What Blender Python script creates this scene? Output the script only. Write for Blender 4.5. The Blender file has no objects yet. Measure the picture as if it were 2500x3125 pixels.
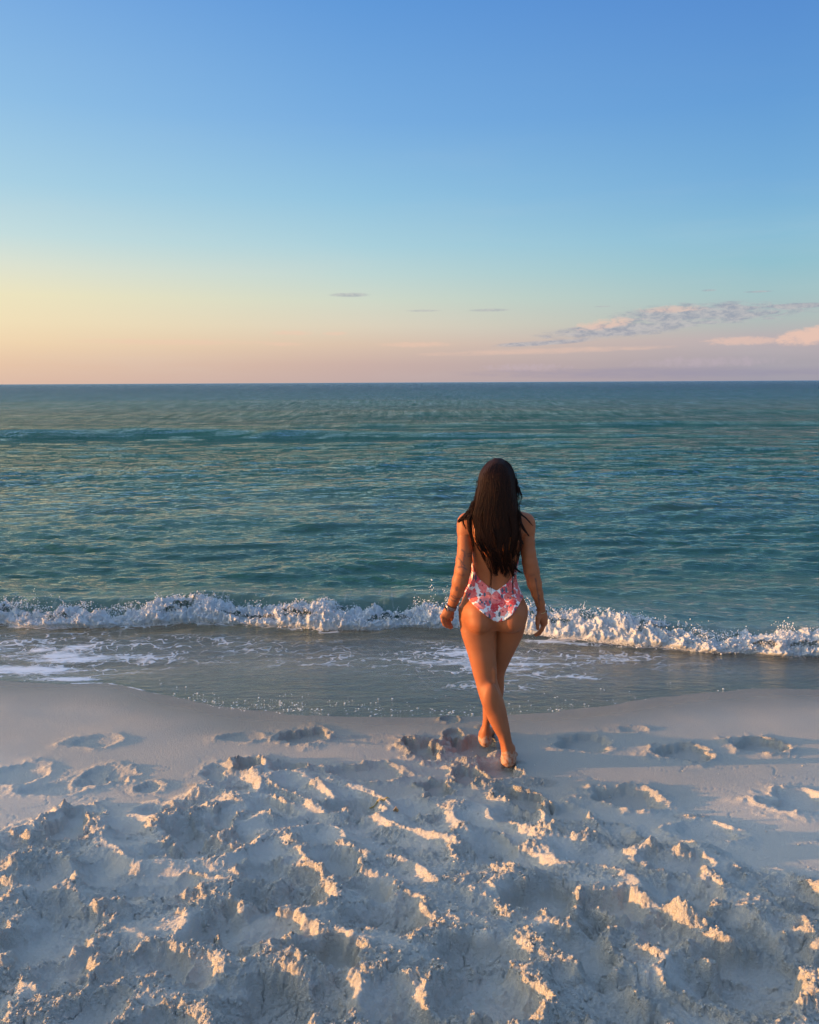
import bpy, math, random
import numpy as np
from mathutils import Matrix, Vector

random.seed(7)
rng = np.random.default_rng(7)
C = bpy.context.scene.collection
S = bpy.context.scene
R = math.radians

# ------------------------------------------------------------------ camera
CAM_Z = 2.03
PITCH, ROLL = R(9.0), R(0.28)
cp, sp = math.cos(PITCH), math.sin(PITCH)
_right, _up, _fwd = np.array([1., 0, 0]), np.array([0, sp, cp]), np.array([0, cp, -sp])
RIGHT = _right * math.cos(ROLL) - _up * math.sin(ROLL)
UP = _up * math.cos(ROLL) + _right * math.sin(ROLL)
FWD = _fwd
CAM = np.array([0, 0, CAM_Z])
cam_data = bpy.data.cameras.new('camera')
cam_data.sensor_fit = 'HORIZONTAL'; cam_data.sensor_width = 36; cam_data.lens = 36
cam_data.clip_start = 0.05; cam_data.clip_end = 60000
cam = bpy.data.objects.new('camera', cam_data)
C.objects.link(cam)
cam.matrix_world = Matrix(((RIGHT[0], UP[0], -FWD[0], 0), (RIGHT[1], UP[1], -FWD[1], 0),
                           (RIGHT[2], UP[2], -FWD[2], CAM_Z), (0, 0, 0, 1)))
S.camera = cam

# ------------------------------------------------------------------ sun, exposure
SUN_EL, SUN_AZ = R(3.8), R(-92.0)          # azimuth measured from +Y towards +X: low, to the left
sun_dir = Vector((math.sin(SUN_AZ) * math.cos(SUN_EL), math.cos(SUN_AZ) * math.cos(SUN_EL), math.sin(SUN_EL)))
sl = bpy.data.lights.new('sun', 'SUN')
sl.energy = 5.0; sl.angle = R(0.6); sl.color = (1.0, 0.49, 0.165)
sun = bpy.data.objects.new('sun', sl); C.objects.link(sun)
sun.rotation_euler = sun_dir.to_track_quat('Z', 'Y').to_euler()
S.view_settings.view_transform = 'Standard'
S.view_settings.look = 'None'
S.view_settings.gamma = 1
S.view_settings.exposure = 0.62
S.view_settings.use_curve_mapping = False


# ------------------------------------------------------------------ node helper
class NT:
    def __init__(s, tree):
        s.t = tree; s.n = tree.nodes; s.n.clear()

    def new(s, typ, **kw):
        nd = s.n.new(typ)
        for k, v in kw.items():
            setattr(nd, k, v)
        return nd

    def put(s, sock, v):
        if isinstance(v, bpy.types.NodeSocket):
            s.t.links.new(v, sock)
        elif v is not None:
            if hasattr(sock.default_value, '__len__') and not hasattr(v, '__len__'):
                v = [v] * len(sock.default_value)
            if hasattr(v, '__len__') and len(v) == 3 and len(sock.default_value) == 4:
                v = tuple(v) + (1,)
            sock.default_value = v

    def m(s, op, a, b=None, c=None, clamp=False):
        nd = s.new('ShaderNodeMath', operation=op); nd.use_clamp = clamp
        for i, v in enumerate((a, b, c)):
            if v is not None: s.put(nd.inputs[i], v)
        return nd.outputs[0]

    def mix(s, f, a, b, blend='MIX'):
        nd = s.new('ShaderNodeMix', data_type='RGBA', blend_type=blend)
        s.put(nd.inputs[0], f); s.put(nd.inputs[6], a); s.put(nd.inputs[7], b)
        return nd.outputs[2]

    def rng(s, v, a, b, c=0., d=1., smooth=True):
        nd = s.new('ShaderNodeMapRange', interpolation_type='SMOOTHSTEP' if smooth else 'LINEAR')
        for i, q in enumerate((v, a, b, c, d)): s.put(nd.inputs[i], q)
        return nd.outputs[0]

    def ramp(s, f, stops, interp='LINEAR'):
        nd = s.new('ShaderNodeValToRGB'); cr = nd.color_ramp; cr.interpolation = interp
        while len(cr.elements) > 1: cr.elements.remove(cr.elements[-1])
        cr.elements[0].position = stops[0][0]; cr.elements[0].color = tuple(stops[0][1]) + (1,)
        for p, c in stops[1:]:
            e = cr.elements.new(p); e.color = tuple(c) + (1,)
        s.put(nd.inputs[0], f)
        return nd.outputs[0]

    def noise(s, vec, scale, detail=4, rough=.5, dist=0., out=0):
        nd = s.new('ShaderNodeTexNoise')
        s.put(nd.inputs['Vector'], vec); nd.inputs['Scale'].default_value = scale
        nd.inputs['Detail'].default_value = detail; nd.inputs['Roughness'].default_value = rough
        nd.inputs['Distortion'].default_value = dist
        return nd.outputs[out]

    def mapping(s, vec, loc=(0, 0, 0), rot=(0, 0, 0), scale=(1, 1, 1)):
        nd = s.new('ShaderNodeMapping')
        s.put(nd.inputs[0], vec); nd.inputs[1].default_value = loc
        nd.inputs[2].default_value = rot; nd.inputs[3].default_value = scale
        return nd.outputs[0]

    def vor(s, vec, scale, feature='F1', rnd=1., out=0):
        nd = s.new('ShaderNodeTexVoronoi', feature=feature)
        s.put(nd.inputs['Vector'], vec); nd.inputs['Scale'].default_value = scale
        nd.inputs['Randomness'].default_value = rnd
        return nd.outputs[out]

    def attr(s, name):
        return s.new('ShaderNodeAttribute', attribute_name=name).outputs['Fac']

    def bump(s, h, strength=1., dist=.01, normal=None):
        nd = s.new('ShaderNodeBump'); s.put(nd.inputs['Height'], h)
        nd.inputs['Strength'].default_value = strength; nd.inputs['Distance'].default_value = dist
        if normal is not None: s.put(nd.inputs['Normal'], normal)
        return nd.outputs[0]

    def principled(s, **kw):
        nd = s.new('ShaderNodeBsdfPrincipled')
        for k, v in kw.items():
            s.put(nd.inputs[k.replace('_', ' ')], v)
        return nd.outputs[0]


def material(name):
    m = bpy.data.materials.new(name); m.use_nodes = True
    nt = NT(m.node_tree)
    out = nt.new('ShaderNodeOutputMaterial')
    return m, nt, out


def srgb(r, g, b):
    f = lambda c: (c / 255 / 12.92) if c / 255 <= .04045 else ((c / 255 + .055) / 1.055) ** 2.4
    return (f(r), f(g), f(b))


def ssky(*c):
    """sky colour as it looks in the picture, before the exposure of the camera"""
    return tuple(v / 2 ** .62 for v in srgb(*c))


# ------------------------------------------------------------------ world: evening sky
W = bpy.data.worlds.new('World'); S.world = W; W.use_nodes = True
w = NT(W.node_tree)
wo = w.new('ShaderNodeOutputWorld'); bg = w.new('ShaderNodeBackground')
tc = w.new('ShaderNodeTexCoord')
nrm = w.new('ShaderNodeVectorMath', operation='NORMALIZE'); w.put(nrm.inputs[0], tc.outputs['Generated'])
sep = w.new('ShaderNodeSeparateXYZ'); w.put(sep.inputs[0], nrm.outputs[0])
vx, vy, vz = sep.outputs
DEG = 57.29578
el = w.m('MULTIPLY', w.m('ARCSINE', vz), DEG)
az = w.m('MULTIPLY', w.m('ARCTAN2', vx, vy), DEG)
hl = w.m('SQRT', w.m('ADD', w.m('MULTIPLY', vx, vx), w.m('MULTIPLY', vy, vy)))
cosaz = w.m('DIVIDE', w.m('ADD', w.m('MULTIPLY', vx, math.sin(SUN_AZ)), w.m('MULTIPLY', vy, math.cos(SUN_AZ))), w.m('MAXIMUM', hl, .0001))
# ramp coordinate: 0..1 for elevation 0..45 degrees (higher sky keeps the last colour, brightened above the view to fill the sand with light)
ec = w.m('DIVIDE', w.m('MAXIMUM', el, 0.), 45., clamp=True)
E = lambda d: d / 45.
left = w.ramp(ec, [(E(0), ssky(226, 190, 168)), (E(1.2), ssky(236, 200, 168)), (E(2.6), ssky(246, 218, 178)), (E(3.8), ssky(247, 227, 186)),
                   (E(5.5), ssky(244, 232, 192)), (E(7.2), ssky(228, 230, 210)), (E(9), ssky(203, 225, 224)), (E(12), ssky(174, 212, 230)),
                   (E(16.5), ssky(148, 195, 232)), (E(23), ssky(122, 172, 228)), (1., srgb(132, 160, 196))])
mid = w.ramp(ec, [(E(0), ssky(196, 173, 170)), (E(1.2), ssky(204, 178, 170)), (E(2.6), ssky(220, 196, 176)), (E(3.8), ssky(222, 211, 190)),
                  (E(5.5), ssky(210, 218, 202)), (E(7.2), ssky(192, 216, 214)), (E(9), ssky(172, 210, 222)), (E(12), ssky(148, 197, 226)),
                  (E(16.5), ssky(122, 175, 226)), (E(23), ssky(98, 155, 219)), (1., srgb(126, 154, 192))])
right = w.ramp(ec, [(E(0), ssky(162, 158, 171)), (E(1.2), ssky(170, 164, 173)), (E(2.6), ssky(188, 176, 180)), (E(3.8), ssky(178, 190, 188)),
                    (E(5.5), ssky(164, 196, 200)), (E(7.2), ssky(148, 194, 208)), (E(9), ssky(138, 190, 216)), (E(12), ssky(120, 175, 219)),
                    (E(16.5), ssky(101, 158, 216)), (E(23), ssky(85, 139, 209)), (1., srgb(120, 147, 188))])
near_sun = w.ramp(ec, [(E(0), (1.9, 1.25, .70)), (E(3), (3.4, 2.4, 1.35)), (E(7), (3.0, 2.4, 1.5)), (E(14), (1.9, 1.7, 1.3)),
                       (E(25), (.80, .84, .84)), (1., (.24, .34, .52))])  # out-of-view glow round the sun, strengthened as warm fill light
c1 = w.mix(w.rng(cosaz, -.42, .02, smooth=False), right, mid)
c2 = w.mix(w.rng(cosaz, .02, .47, smooth=False), c1, left)
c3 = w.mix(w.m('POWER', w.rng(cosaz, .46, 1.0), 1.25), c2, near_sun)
# physical sky blended in
nis = w.new('ShaderNodeTexSky', sky_type='NISHITA'); nis.sun_disc = False
nis.sun_elevation = SUN_EL; nis.sun_rotation = SUN_AZ; nis.air_density = 1.0; nis.dust_density = 1.0; nis.ozone_density = 2.0
nsc = w.mix(1., nis.outputs[0], (.10, .10, .10), 'MULTIPLY')
sky = w.mix(.03, c3, nsc)
hz_n = w.noise(w.mapping(nrm.outputs[0], scale=(1, 1, 7)), 3.0, 5, .6)
sky = w.mix(w.m('MULTIPLY', w.rng(hz_n, .45, .8), w.rng(el, 22, 2, 0., .10)), sky, (.48, .46, .43))
# --- clouds, laid out on the sky by compass direction and height
cv = w.new('ShaderNodeCombineXYZ'); w.put(cv.inputs[0], az); w.put(cv.inputs[1], el)
cvec = cv.outputs[0]


def band(x0, x1, y0, y1, sx, sy):
    """soft box in azimuth / elevation degrees"""
    a = w.m('MULTIPLY', w.rng(az, x0 - sx, x0 + sx), w.rng(az, x1 + sx, x1 - sx))
    b = w.m('MULTIPLY', w.rng(el, y0 - sy, y0 + sy), w.rng(el, y1 + sy, y1 - sy))
    return w.m('MULTIPLY', a, b)


def ell(cx, cy, rx, ry, tilt=0.):
    dx = w.m('SUBTRACT', az, cx)
    dy = w.m('SUBTRACT', w.m('SUBTRACT', el, cy), w.m('MULTIPLY', dx, tilt))
    q = w.m('ADD', w.m('POWER', w.m('ABSOLUTE', w.m('DIVIDE', dx, rx)), 2.), w.m('POWER', w.m('ABSOLUTE', w.m('DIVIDE', dy, ry)), 2.))
    return w.m('SUBTRACT', 1., q)


def cloud(shape, nz, lo=0., hi=.6, amp=1.6):
    return w.m('MULTIPLY', w.rng(w.m('ADD', w.m('MAXIMUM', shape, -1.5), w.m('MULTIPLY', w.m('SUBTRACT', nz, .52), amp * 1.6)), lo - .6, hi + .05), w.rng(shape, -1.4, .3))


n_str = w.noise(w.mapping(cvec, scale=(.38, 2.6, 1)), 1.2, 9, .70, .6)
n_fine = w.noise(w.mapping(cvec, loc=(3, 5, 0), scale=(.8, 1.9, 1)), 1.6, 9, .70, .4)
mx = lambda *a: a[0] if len(a) == 1 else w.m('MAXIMUM', a[0], mx(*a[1:]))
# long grey-mauve layers on the right
g = mx(cloud(ell(19.6, 4.3, 5.6, .66, .0), n_str, .1, .7, 2.6), cloud(ell(25, 4.55, 3.5, .16, .0), n_str, .1, .7),
       cloud(ell(14.6, 3.45, 5.6, .50, .075), n_str, .1, .7, 2.6), cloud(ell(9.3, 2.60, 3.4, .17, .05), n_str, .1, .8, 1.5),
       w.m('MULTIPLY', cloud(ell(-4.0, 5.85, 1.3, .14, 0), n_str, .0, .8), .7), w.m('MULTIPLY', cloud(ell(5.5, 4.8, 1.7, .10, 0), n_str, .2, 1.), .6),
       w.m('MULTIPLY', cloud(ell(1.0, 4.8, 1.3, .08, 0), n_str, .2, 1.), .5), w.m('MULTIPLY', cloud(ell(22.6, 5.5, .9, .07, 0), n_str, .2, 1.), .7),
       w.m('MULTIPLY', cloud(ell(19.6, 5.7, .5, .07, 0), n_str, .2, 1.), .6), w.m('MULTIPLY', cloud(ell(13.0, 4.9, .6, .05, 0), n_str, .2, 1.), .6))
sky = w.mix(w.m('MULTIPLY', g, .85), sky, w.mix(w.rng(n_fine, .35, .65), ssky(150, 156, 172), ssky(192, 188, 190)))
# pink sunlit tops
p = mx(w.m('MULTIPLY', cloud(ell(13.2, 3.75, 2.3, .36, .10), n_fine, .35, 1.1, 2.6), .75), w.m('MULTIPLY', cloud(ell(17.4, 4.6, 2.2, .25, 0), n_fine, .3, 1.2, 2.2), .6),
       w.m('MULTIPLY', cloud(ell(26.0, 2.75, 2.4, .55, .10), n_fine, .1, .7, 2.0), 1.), w.m('MULTIPLY', cloud(ell(21.8, 2.5, 2.3, .30, 0), n_fine, .1, .9, 2.0), .7))
sky = w.mix(w.m('MULTIPLY', p, .85), sky, ssky(236, 198, 180))
p2 = mx(cloud(ell(.5, 2.55, 2.6, .20, 0), n_fine, .1, 1.1, 1.8), cloud(ell(-8.0, 3.35, 1.5, .18, 0), n_fine, .1, 1.1, 1.8), cloud(ell(-5.0, 3.3, .9, .14, 0), n_fine, .1, 1.1, 1.6),
        cloud(ell(-16., 2.7, 7., .22, 0), n_str, .3, 1.4, 1.8), cloud(ell(-8.6, 2.6, 1.4, .16, 0), n_fine, .2, 1.2, 1.8), cloud(ell(9.0, 2.05, 9., .22, .02), n_str, .2, 1.4, 1.8))
sky = w.mix(w.m('MULTIPLY', p2, .45), sky, ssky(240, 200, 178))
p3 = mx(cloud(ell(8.0, .95, 3.4, .30, 0), w.noise(cvec, 2.6, 5, .65), .35, 1.3, 2.2), cloud(ell(19.5, 1.2, 5., .40, 0), w.noise(cvec, 1.6, 5, .65), .35, 1.4, 2.2))
sky = w.mix(w.m('MULTIPLY', p3, .35), sky, ssky(200, 182, 194))
p4 = cloud(ell(17., .55, 13., .38, 0), n_str, .0, 1.4, 1.6)
sky = w.mix(w.m('MULTIPLY', p4, .45), sky, ssky(147, 144, 170))
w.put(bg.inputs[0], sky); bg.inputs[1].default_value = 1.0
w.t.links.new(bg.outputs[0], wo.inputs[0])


# ------------------------------------------------------------------ maths helpers
def ray(px, py):
    """direction through a point of the photograph (2500 x 3125), used to measure real positions"""
    px = np.asarray(px, float); py = np.asarray(py, float)
    a = (px - 1250) / 2500; b = (1562.5 - py) / 2500
    return FWD + a[..., None] * RIGHT + b[..., None] * UP


def at_y(px, py, Y):
    d = ray(px, py); t = np.asarray(Y) / d[..., 1]
    return CAM + d * t[..., None]


def at_z(px, py, Z=0.):
    d = ray(px, py); t = (Z - CAM_Z) / d[..., 2]
    return CAM + d * t[..., None]


def sstep(a, b, x):
    t = np.clip((x - a) / (b - a), 0, 1); return t * t * (3 - 2 * t)


_perm = rng.permutation(512)
_ang = rng.random(512) * 2 * np.pi
_gx, _gy = np.cos(_ang), np.sin(_ang)
_rv = rng.random((512, 3))


def _h(ix, iy):
    return _perm[(_perm[ix & 511] + iy) & 511]


def perlin(x, y):
    ix = np.floor(x).astype(np.int64); iy = np.floor(y).astype(np.int64)
    fx = x - ix; fy = y - iy
    u = fx * fx * fx * (fx * (fx * 6 - 15) + 10); v = fy * fy * fy * (fy * (fy * 6 - 15) + 10)
    def g(dx, dy):
        k = _h(ix + dx, iy + dy); return _gx[k] * (fx - dx) + _gy[k] * (fy - dy)
    a = g(0, 0); b = g(1, 0); c = g(0, 1); d = g(1, 1)
    return 1.5 * ((a + (b - a) * u) * (1 - v) + (c + (d - c) * u) * v)


def fbm(x, y, o=4, gain=.5, seed=0.):
    s = 0; a = 1.
    for i in range(o):
        s = s + a * perlin(x * 2 ** i + 17.3 * i + seed, y * 2 ** i + 9.1 * i - seed); a *= gain
    return s


def cells(x, y, seed=0):
    """distance to the nearest scattered point, and a random value of that point"""
    x = x + seed * 3.7; y = y - seed * 1.9
    ix = np.floor(x).astype(np.int64); iy = np.floor(y).astype(np.int64)
    best = np.full(x.shape, 9.); val = np.zeros(x.shape)
    for dx in (-1, 0, 1):
        for dy in (-1, 0, 1):
            k = _h(ix + dx, iy + dy)
            d = (ix + dx + _rv[k, 0] - x) ** 2 + (iy + dy + _rv[k, 1] - y) ** 2
            m_ = d < best
            best = np.where(m_, d, best); val = np.where(m_, _rv[k, 2], val)
    return np.sqrt(best), val


def mesh_obj(name, V, F, mat=None, parent=None, smooth=True, origin=None, attrs=None):
    V = np.asarray(V, np.float32).reshape(-1, 3)
    if origin is not None: V = V - np.asarray(origin, np.float32)
    F = np.asarray(F, np.int32)
    me = bpy.data.meshes.new(name)
    n = F.shape[1]
    me.vertices.add(len(V)); me.vertices.foreach_set('co', V.ravel())
    me.loops.add(F.size); me.loops.foreach_set('vertex_index', F.ravel())
    me.polygons.add(len(F))
    me.polygons.foreach_set('loop_start', np.arange(0, F.size, n, dtype=np.int32))
    me.polygons.foreach_set('loop_total', np.full(len(F), n, np.int32))
    if smooth: me.polygons.foreach_set('use_smooth', np.ones(len(F), bool))
    me.update(calc_edges=True)
    for k, a in (attrs or {}).items():
        at = me.attributes.new(k, 'FLOAT', 'POINT'); at.data.foreach_set('value', np.asarray(a, np.float32).ravel())
    if mat: me.materials.append(mat)
    o = bpy.data.objects.new(name, me); C.objects.link(o)
    if parent is not None: o.parent = parent
    return o


def grid_faces(nr, nc):
    i = np.arange(nr * nc).reshape(nr, nc)
    return np.stack([i[:-1, :-1], i[:-1, 1:], i[1:, 1:], i[1:, :-1]], -1).reshape(-1, 4)


def bilerp(ZZ, ys, wfun, us, X, Y):
    """look up a fan grid (rows ys, columns x = u * wfun(y))"""
    r = np.interp(Y, ys, np.arange(len(ys))); c = np.interp(X / wfun(Y), us, np.arange(len(us)))
    r0 = np.clip(r.astype(int), 0, len(ys) - 2); c0 = np.clip(c.astype(int), 0, len(us) - 2)
    fr = r - r0; fc = c - c0
    return ((ZZ[r0, c0] * (1 - fc) + ZZ[r0, c0 + 1] * fc) * (1 - fr) + (ZZ[r0 + 1, c0] * (1 - fc) + ZZ[r0 + 1, c0 + 1] * fc) * fr)


# ------------------------------------------------------------------ sand
SEA = -0.25
base_y = [-40, -6, 0, 1.0, 1.8, 2.5, 3.1, 3.6, 4.1, 4.6, 5.0, 6.0, 7.0, 9, 12, 20, 40]
base_z = [1.6, 1.3, .80, .60, .46, .31, .17, .07, .0, -.045, -.09, -.215, -.34, -.60, -1.0, -1.8, -3]
_by = np.linspace(-40, 40, 4001); _bz = np.interp(_by, base_y, base_z)
_k = np.exp(-np.linspace(-2, 2, 31) ** 2); _bz = np.convolve(np.pad(_bz, 15, 'edge'), _k / _k.sum(), 'valid')
base = lambda y: np.interp(y, _by, _bz)


def ground(px, py):
    """real point of the beach seen at this place of the photograph"""
    z = np.zeros(np.shape(px))
    for _ in range(12):
        p_ = at_z(px, py, z); z = .5 * z + .5 * base(p_[..., 1])
    return at_z(px, py, z)


# swash edge (photograph points measured along the shoreline)
e_px = np.array([-600, 0, 60, 200, 320, 400, 470, 560, 640, 760, 900, 1100, 1300, 1500, 1700, 1850, 2000, 2150, 2300, 2500, 3100])
e_py = np.array([2070, 2076, 2082, 2088, 2086, 2100, 2118, 2142, 2162, 2176, 2184, 2188, 2190, 2186, 2174, 2160, 2132, 2114, 2108, 2106, 2100])
ep = ground(e_px, e_py)
edge_y = lambda x: np.interp(x, ep[:, 0], ep[:, 1])
# border of the trodden sand
b_px = np.array([-900, 0, 150, 330, 520, 660, 800, 1000, 1200, 1350, 1550, 1750, 1950, 2150, 2300, 2500, 3300])
b_py = np.array([2560, 2540, 2530, 2500, 2440, 2370, 2340, 2380, 2420, 2450, 2450, 2490, 2540, 2590, 2650, 2690, 2800])
bp = ground(b_px, b_py)
churn_y = lambda x: np.interp(x, bp[:, 0], bp[:, 1])

wf = lambda y: np.maximum(y, 1.7)
# rows: fine where the camera looks, coarse beyond
t = np.linspace(1 / 1.42, 1 / 5.6, 640)
ys = np.concatenate([[-40, -20, -10, -5, -2, 0, .6, 1.0, 1.2, 1.32], 1 / t, np.linspace(5.65, 8, 30), [9, 10.5, 12, 16, 25]])
us = np.concatenate([[-25, -12, -6, -3, -1.8, -1.2, -.95, -.82, -.75], np.linspace(-.70, .70, 960), [.75, .82, .95, 1.2, 1.8, 3, 6, 12, 25]])
Yg = np.repeat(ys[:, None], len(us), 1); Xg = us[None, :] * wf(ys)[:, None]
H = base(Yg)
warp1 = fbm(Xg * 9, Yg * 9, 3, seed=3.) * .018; warp2 = fbm(Xg * 9, Yg * 9, 3, seed=31.) * .018
fine1 = fbm(Xg * 45, Yg * 45, 3, seed=5.); fine2 = fbm(Xg * 45, Yg * 45, 3, seed=55.)
Mch = sstep(-.10, .16, churn_y(Xg) - Yg + fbm(Xg * 4, Yg * 4, 3, seed=12.) * .12)
near = sstep(6.2, 5.0, Yg)
H += near * (fbm(Xg * 1.2, Yg * 2.0, 2, seed=2.) * .006)                       # gentle undulation
H += Mch * (fbm(Xg * 3.2, Yg * 3.4, 3, seed=21.) * .022 + (1 - np.abs(fbm(Xg * 2.5 + Yg * 1.2, Yg * 1.6 - Xg * .5, 2, seed=42.))) ** 3 * .062 - .02)
RO = Mch * sstep(-.5, .5, fbm(Xg * 5, Yg * 5, 3, seed=77.)) * .55              # crumbliness


def stamp(cx, cy, L, Wd, ang, depth, rim, rough=.8, floor_rough=.1, sharp=.80, foot=True):
    ca, sa = math.cos(ang), math.sin(ang)
    ext = max(L, Wd) * .95
    r0 = np.searchsorted(ys, cy - ext); r1 = np.searchsorted(ys, cy + ext)
    if r1 <= r0: return
    sub = slice(max(r0 - 1, 0), r1 + 1)
    x = Xg[sub]; y = Yg[sub]
    cm = np.where((np.abs(x - cx) < ext).any(0))[0]
    if len(cm) == 0: return
    sc = slice(cm[0], cm[-1] + 1)
    kf = .003 if rough > .35 else .0008
    x = x[:, sc] + warp1[sub, sc] * (Wd / .11) + fine1[sub, sc] * kf; y = y[:, sc] + warp2[sub, sc] * (Wd / .11) * min(1, rough + .3) + fine2[sub, sc] * kf
    u = ((x - cx) * ca + (y - cy) * sa) / (L / 2); v = (-(x - cx) * sa + (y - cy) * ca) / (Wd / 2)
    if foot: v = v / (1.0 + .18 * np.sin(u * 3.0))
    q = (np.abs(u) ** 2.4 + np.abs(v) ** 2.4) ** (1 / 2.4)
    inner = 1 - sstep(sharp, 1.04, q)
    h = H[sub, sc]
    c0 = float(np.interp(cy, ys, np.arange(len(ys)))); cc = np.interp(cx / wf(cy), us, np.arange(len(us)))
    hc = H[int(c0), int(cc)]
    slope = (h - hc)
    fl = hc - depth * (1 - .25 * u) + .35 * slope + .012 * depth * 20 * fine1[sub, sc] * floor_rough
    h2 = h * (1 - inner) + np.minimum(fl, h) * inner
    ring = np.exp(-((q - 1.18) / .16) ** 2) + .35 * np.exp(-((q - 1.45) / .28) ** 2)
    wob = np.clip(.75 + 1.6 * warp1[sub, sc] / .018 * .5 + .22 * fine2[sub, sc], .1, 2.0)
    room = np.clip(1 - (h2 - base(Yg[sub, sc]) - .018) / .045, 0, 1)
    h2 = h2 + rim * ring * wob * sstep(.80, 1.08, q) * room
    H[sub, sc] = h2
    RO[sub, sc] = np.clip(RO[sub, sc] * (1 - inner * .85) + floor_rough * inner + rough * ring * wob * .6, 0, 1.2)


# trodden zone: many overlapping footprints
prs = []
for _ in range(95):
    y = random.uniform(1.25, 3.6); x = random.uniform(-.68, .68) * max(y, 1.7)
    if y > churn_y(x) - .02: continue
    prs.append((x, y))
for (x, y) in prs:
    near_k = 1.0 if y < churn_y(x) - .3 else .75
    stamp(x, y, random.uniform(.24, .42), random.uniform(.13, .22), random.choice([random.gauss(1.95, .45), random.gauss(1.95, .5), random.gauss(-.3, .7)]), near_k * random.uniform(.026, .066),
          near_k * random.uniform(.013, .032), random.uniform(.6, 1.), random.uniform(0, .5), random.uniform(.22, .66))


def stamp_px(px, py, wpx, hpx, ang, depth, rim, **kw):
    c = ground(px, py); d = c[1] / (1 + 0)
    L = wpx * d / 2500 * 1.05
    # vertical extent on the ground: the beach is seen at a slant
    a, b = ground(px, py - hpx / 2), ground(px, py + hpx / 2)
    Wd = max(a[1] - b[1], .04)
    stamp(c[0], c[1], L, Wd, ang, depth, rim, **kw)


# prints that can be told apart in the photograph
for a in [(1780, 2268, 170, 50, -.05, .040, .004, .15), (2085, 2297, 158, 46, 0, .040, .010, .5), (2320, 2275, 145, 42, -.05, .045, .010, .4),
          (1910, 2436, 215, 60, -.28, .050, .014, .3), (1590, 2448, 105, 84, .4, .055, .022, 1.0), (925, 2246, 155, 42, 0, .045, .006, .4),
          (740, 2250, 130, 26, 0, .010, .004, .1), (1110, 2258, 260, 24, 0, .010, .003, .1), (1295, 2291, 92, 66, .3, .050, .018, .9), (1445, 2283, 165, 62, -.45, .062, .016, .8),
          (1381, 2242, 52, 30, 0, .030, .008, .5), (1376, 2196, 55, 16, .1, .012, .006, .6), (1430, 2374, 84, 60, .2, .050, .016, 1.0), (1332, 2414, 84, 54, 0, .035, .014, .8),
          (1530, 2355, 120, 50, .2, .045, .008, .6), (165, 2407, 200, 36, .05, .016, .004, .1), (50, 2362, 170, 60, .25, .016, .006, .1), (290, 2262, 150, 34, 0, .013, .004, .1),
          (310, 2370, 120, 60, -.1, .015, .006, .1), (375, 2366, 70, 56, .4, .012, .006, .1), (460, 2405, 84, 32, 0, .018, .004, .2), (655, 2356, 74, 50, 0, .016, .004, .1),
          (765, 2338, 84, 40, .0, .036, .022, .5), (875, 2350, 120, 34, -.1, .025, .014, .7), (1120, 2362, 230, 46, -.1, .022, .016, .4), (215, 2520, 135, 92, .2, .055, .020, .9),
          (555, 2475, 120, 34, -.1, .03, .012, .5), (705, 2490, 90, 50, 0, .025, .008, .6), (2150, 2540, 190, 60, .2, .025, .012, .2), (1720, 2490, 150, 46, -.1, .03, .012, .2),
          (1930, 2225, 90, 18, 0, .008, .004, .2), (2440, 2450, 220, 60, .5, .03, .012, .2), (2060, 2640, 200, 90, -.1, .035, .02, .2),
          (1870, 2780, 210, 70, -.45, .075, .03, .9), (1500, 3060, 330, 150, .1, .05, .03, .7), (780, 2840, 250, 140, .2, .06, .03, 1.), (1650, 2760, 260, 120, .1, .06, .03, 1.),
          (1010, 2930, 190, 110, .5, .05, .025, .5), (160, 2870, 280, 130, -.2, .05, .02, .4), (2300, 2950, 330, 90, -.3, .07, .03, .7), (2330, 3010, 260, 90, -.5, .05, .03, .6)]:
    stamp_px(*a[:7], rough=a[7], floor_rough=.08, sharp=.74 if a[7] < .35 else .84, foot=a[2] > 120)


# settle the relief: nothing stands much higher than its surroundings
rel = H - base(Yg); H = base(Yg) + np.where(rel > 0, .058 * np.tanh(rel / .058), .072 * np.tanh(rel / .072))
# a few heaped mounds
def mound(px, py, rx, ry, hgt, rough=.9):
    c = ground(px, py)
    q = ((Xg + warp1 - c[0]) / rx) ** 2 + ((Yg + warp2 - c[1]) / ry) ** 2
    g_ = np.exp(-q * 1.6)
    H[:] = H + .75 * hgt * g_ * (1 + .35 * fine1); RO[:] = np.clip(RO + rough * g_, 0, 1.2)


for a in [(2110, 2830, .11, .09, .075), (960, 2410, .07, .04, .04), (1300, 2500, .05, .05, .045), (1990, 2610, .10, .05, .05), (2080, 2620, .05, .04, .055), (1690, 2560, .07, .05, .045),
          (1820, 2575, .10, .05, .04), (700, 2560, .05, .06, .045), (890, 2590, .05, .04, .04), (1210, 2590, .06, .05, .04), (1420, 2700, .08, .06, .04), (640, 2780, .07, .05, .04),
          (330, 2790, .10, .05, .045), (1000, 2660, .10, .05, .03), (1240, 2860, .06, .08, .04), (2420, 2760, .12, .06, .05), (80, 2650, .14, .06, .04), (960, 3010, .08, .12, .04),
          (1590, 2330, .03, .02, .016), (1565, 2395, .02, .018, .016), (1500, 2270, .035, .02, .022), (1480, 2310, .04, .02, .014)]:
    mound(*a)

Hkeep = H.copy(); Wb = sstep(3.3, 2.5, Yg)
for _ in range(5):
    H[1:-1] = (H[:-2] + 2 * H[1:-1] + H[2:]) / 4; H[:, 1:-1] = (H[:, :-2] + 2 * H[:, 1:-1] + H[:, 2:]) / 4
H = Hkeep + (H - Hkeep) * Wb
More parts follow.
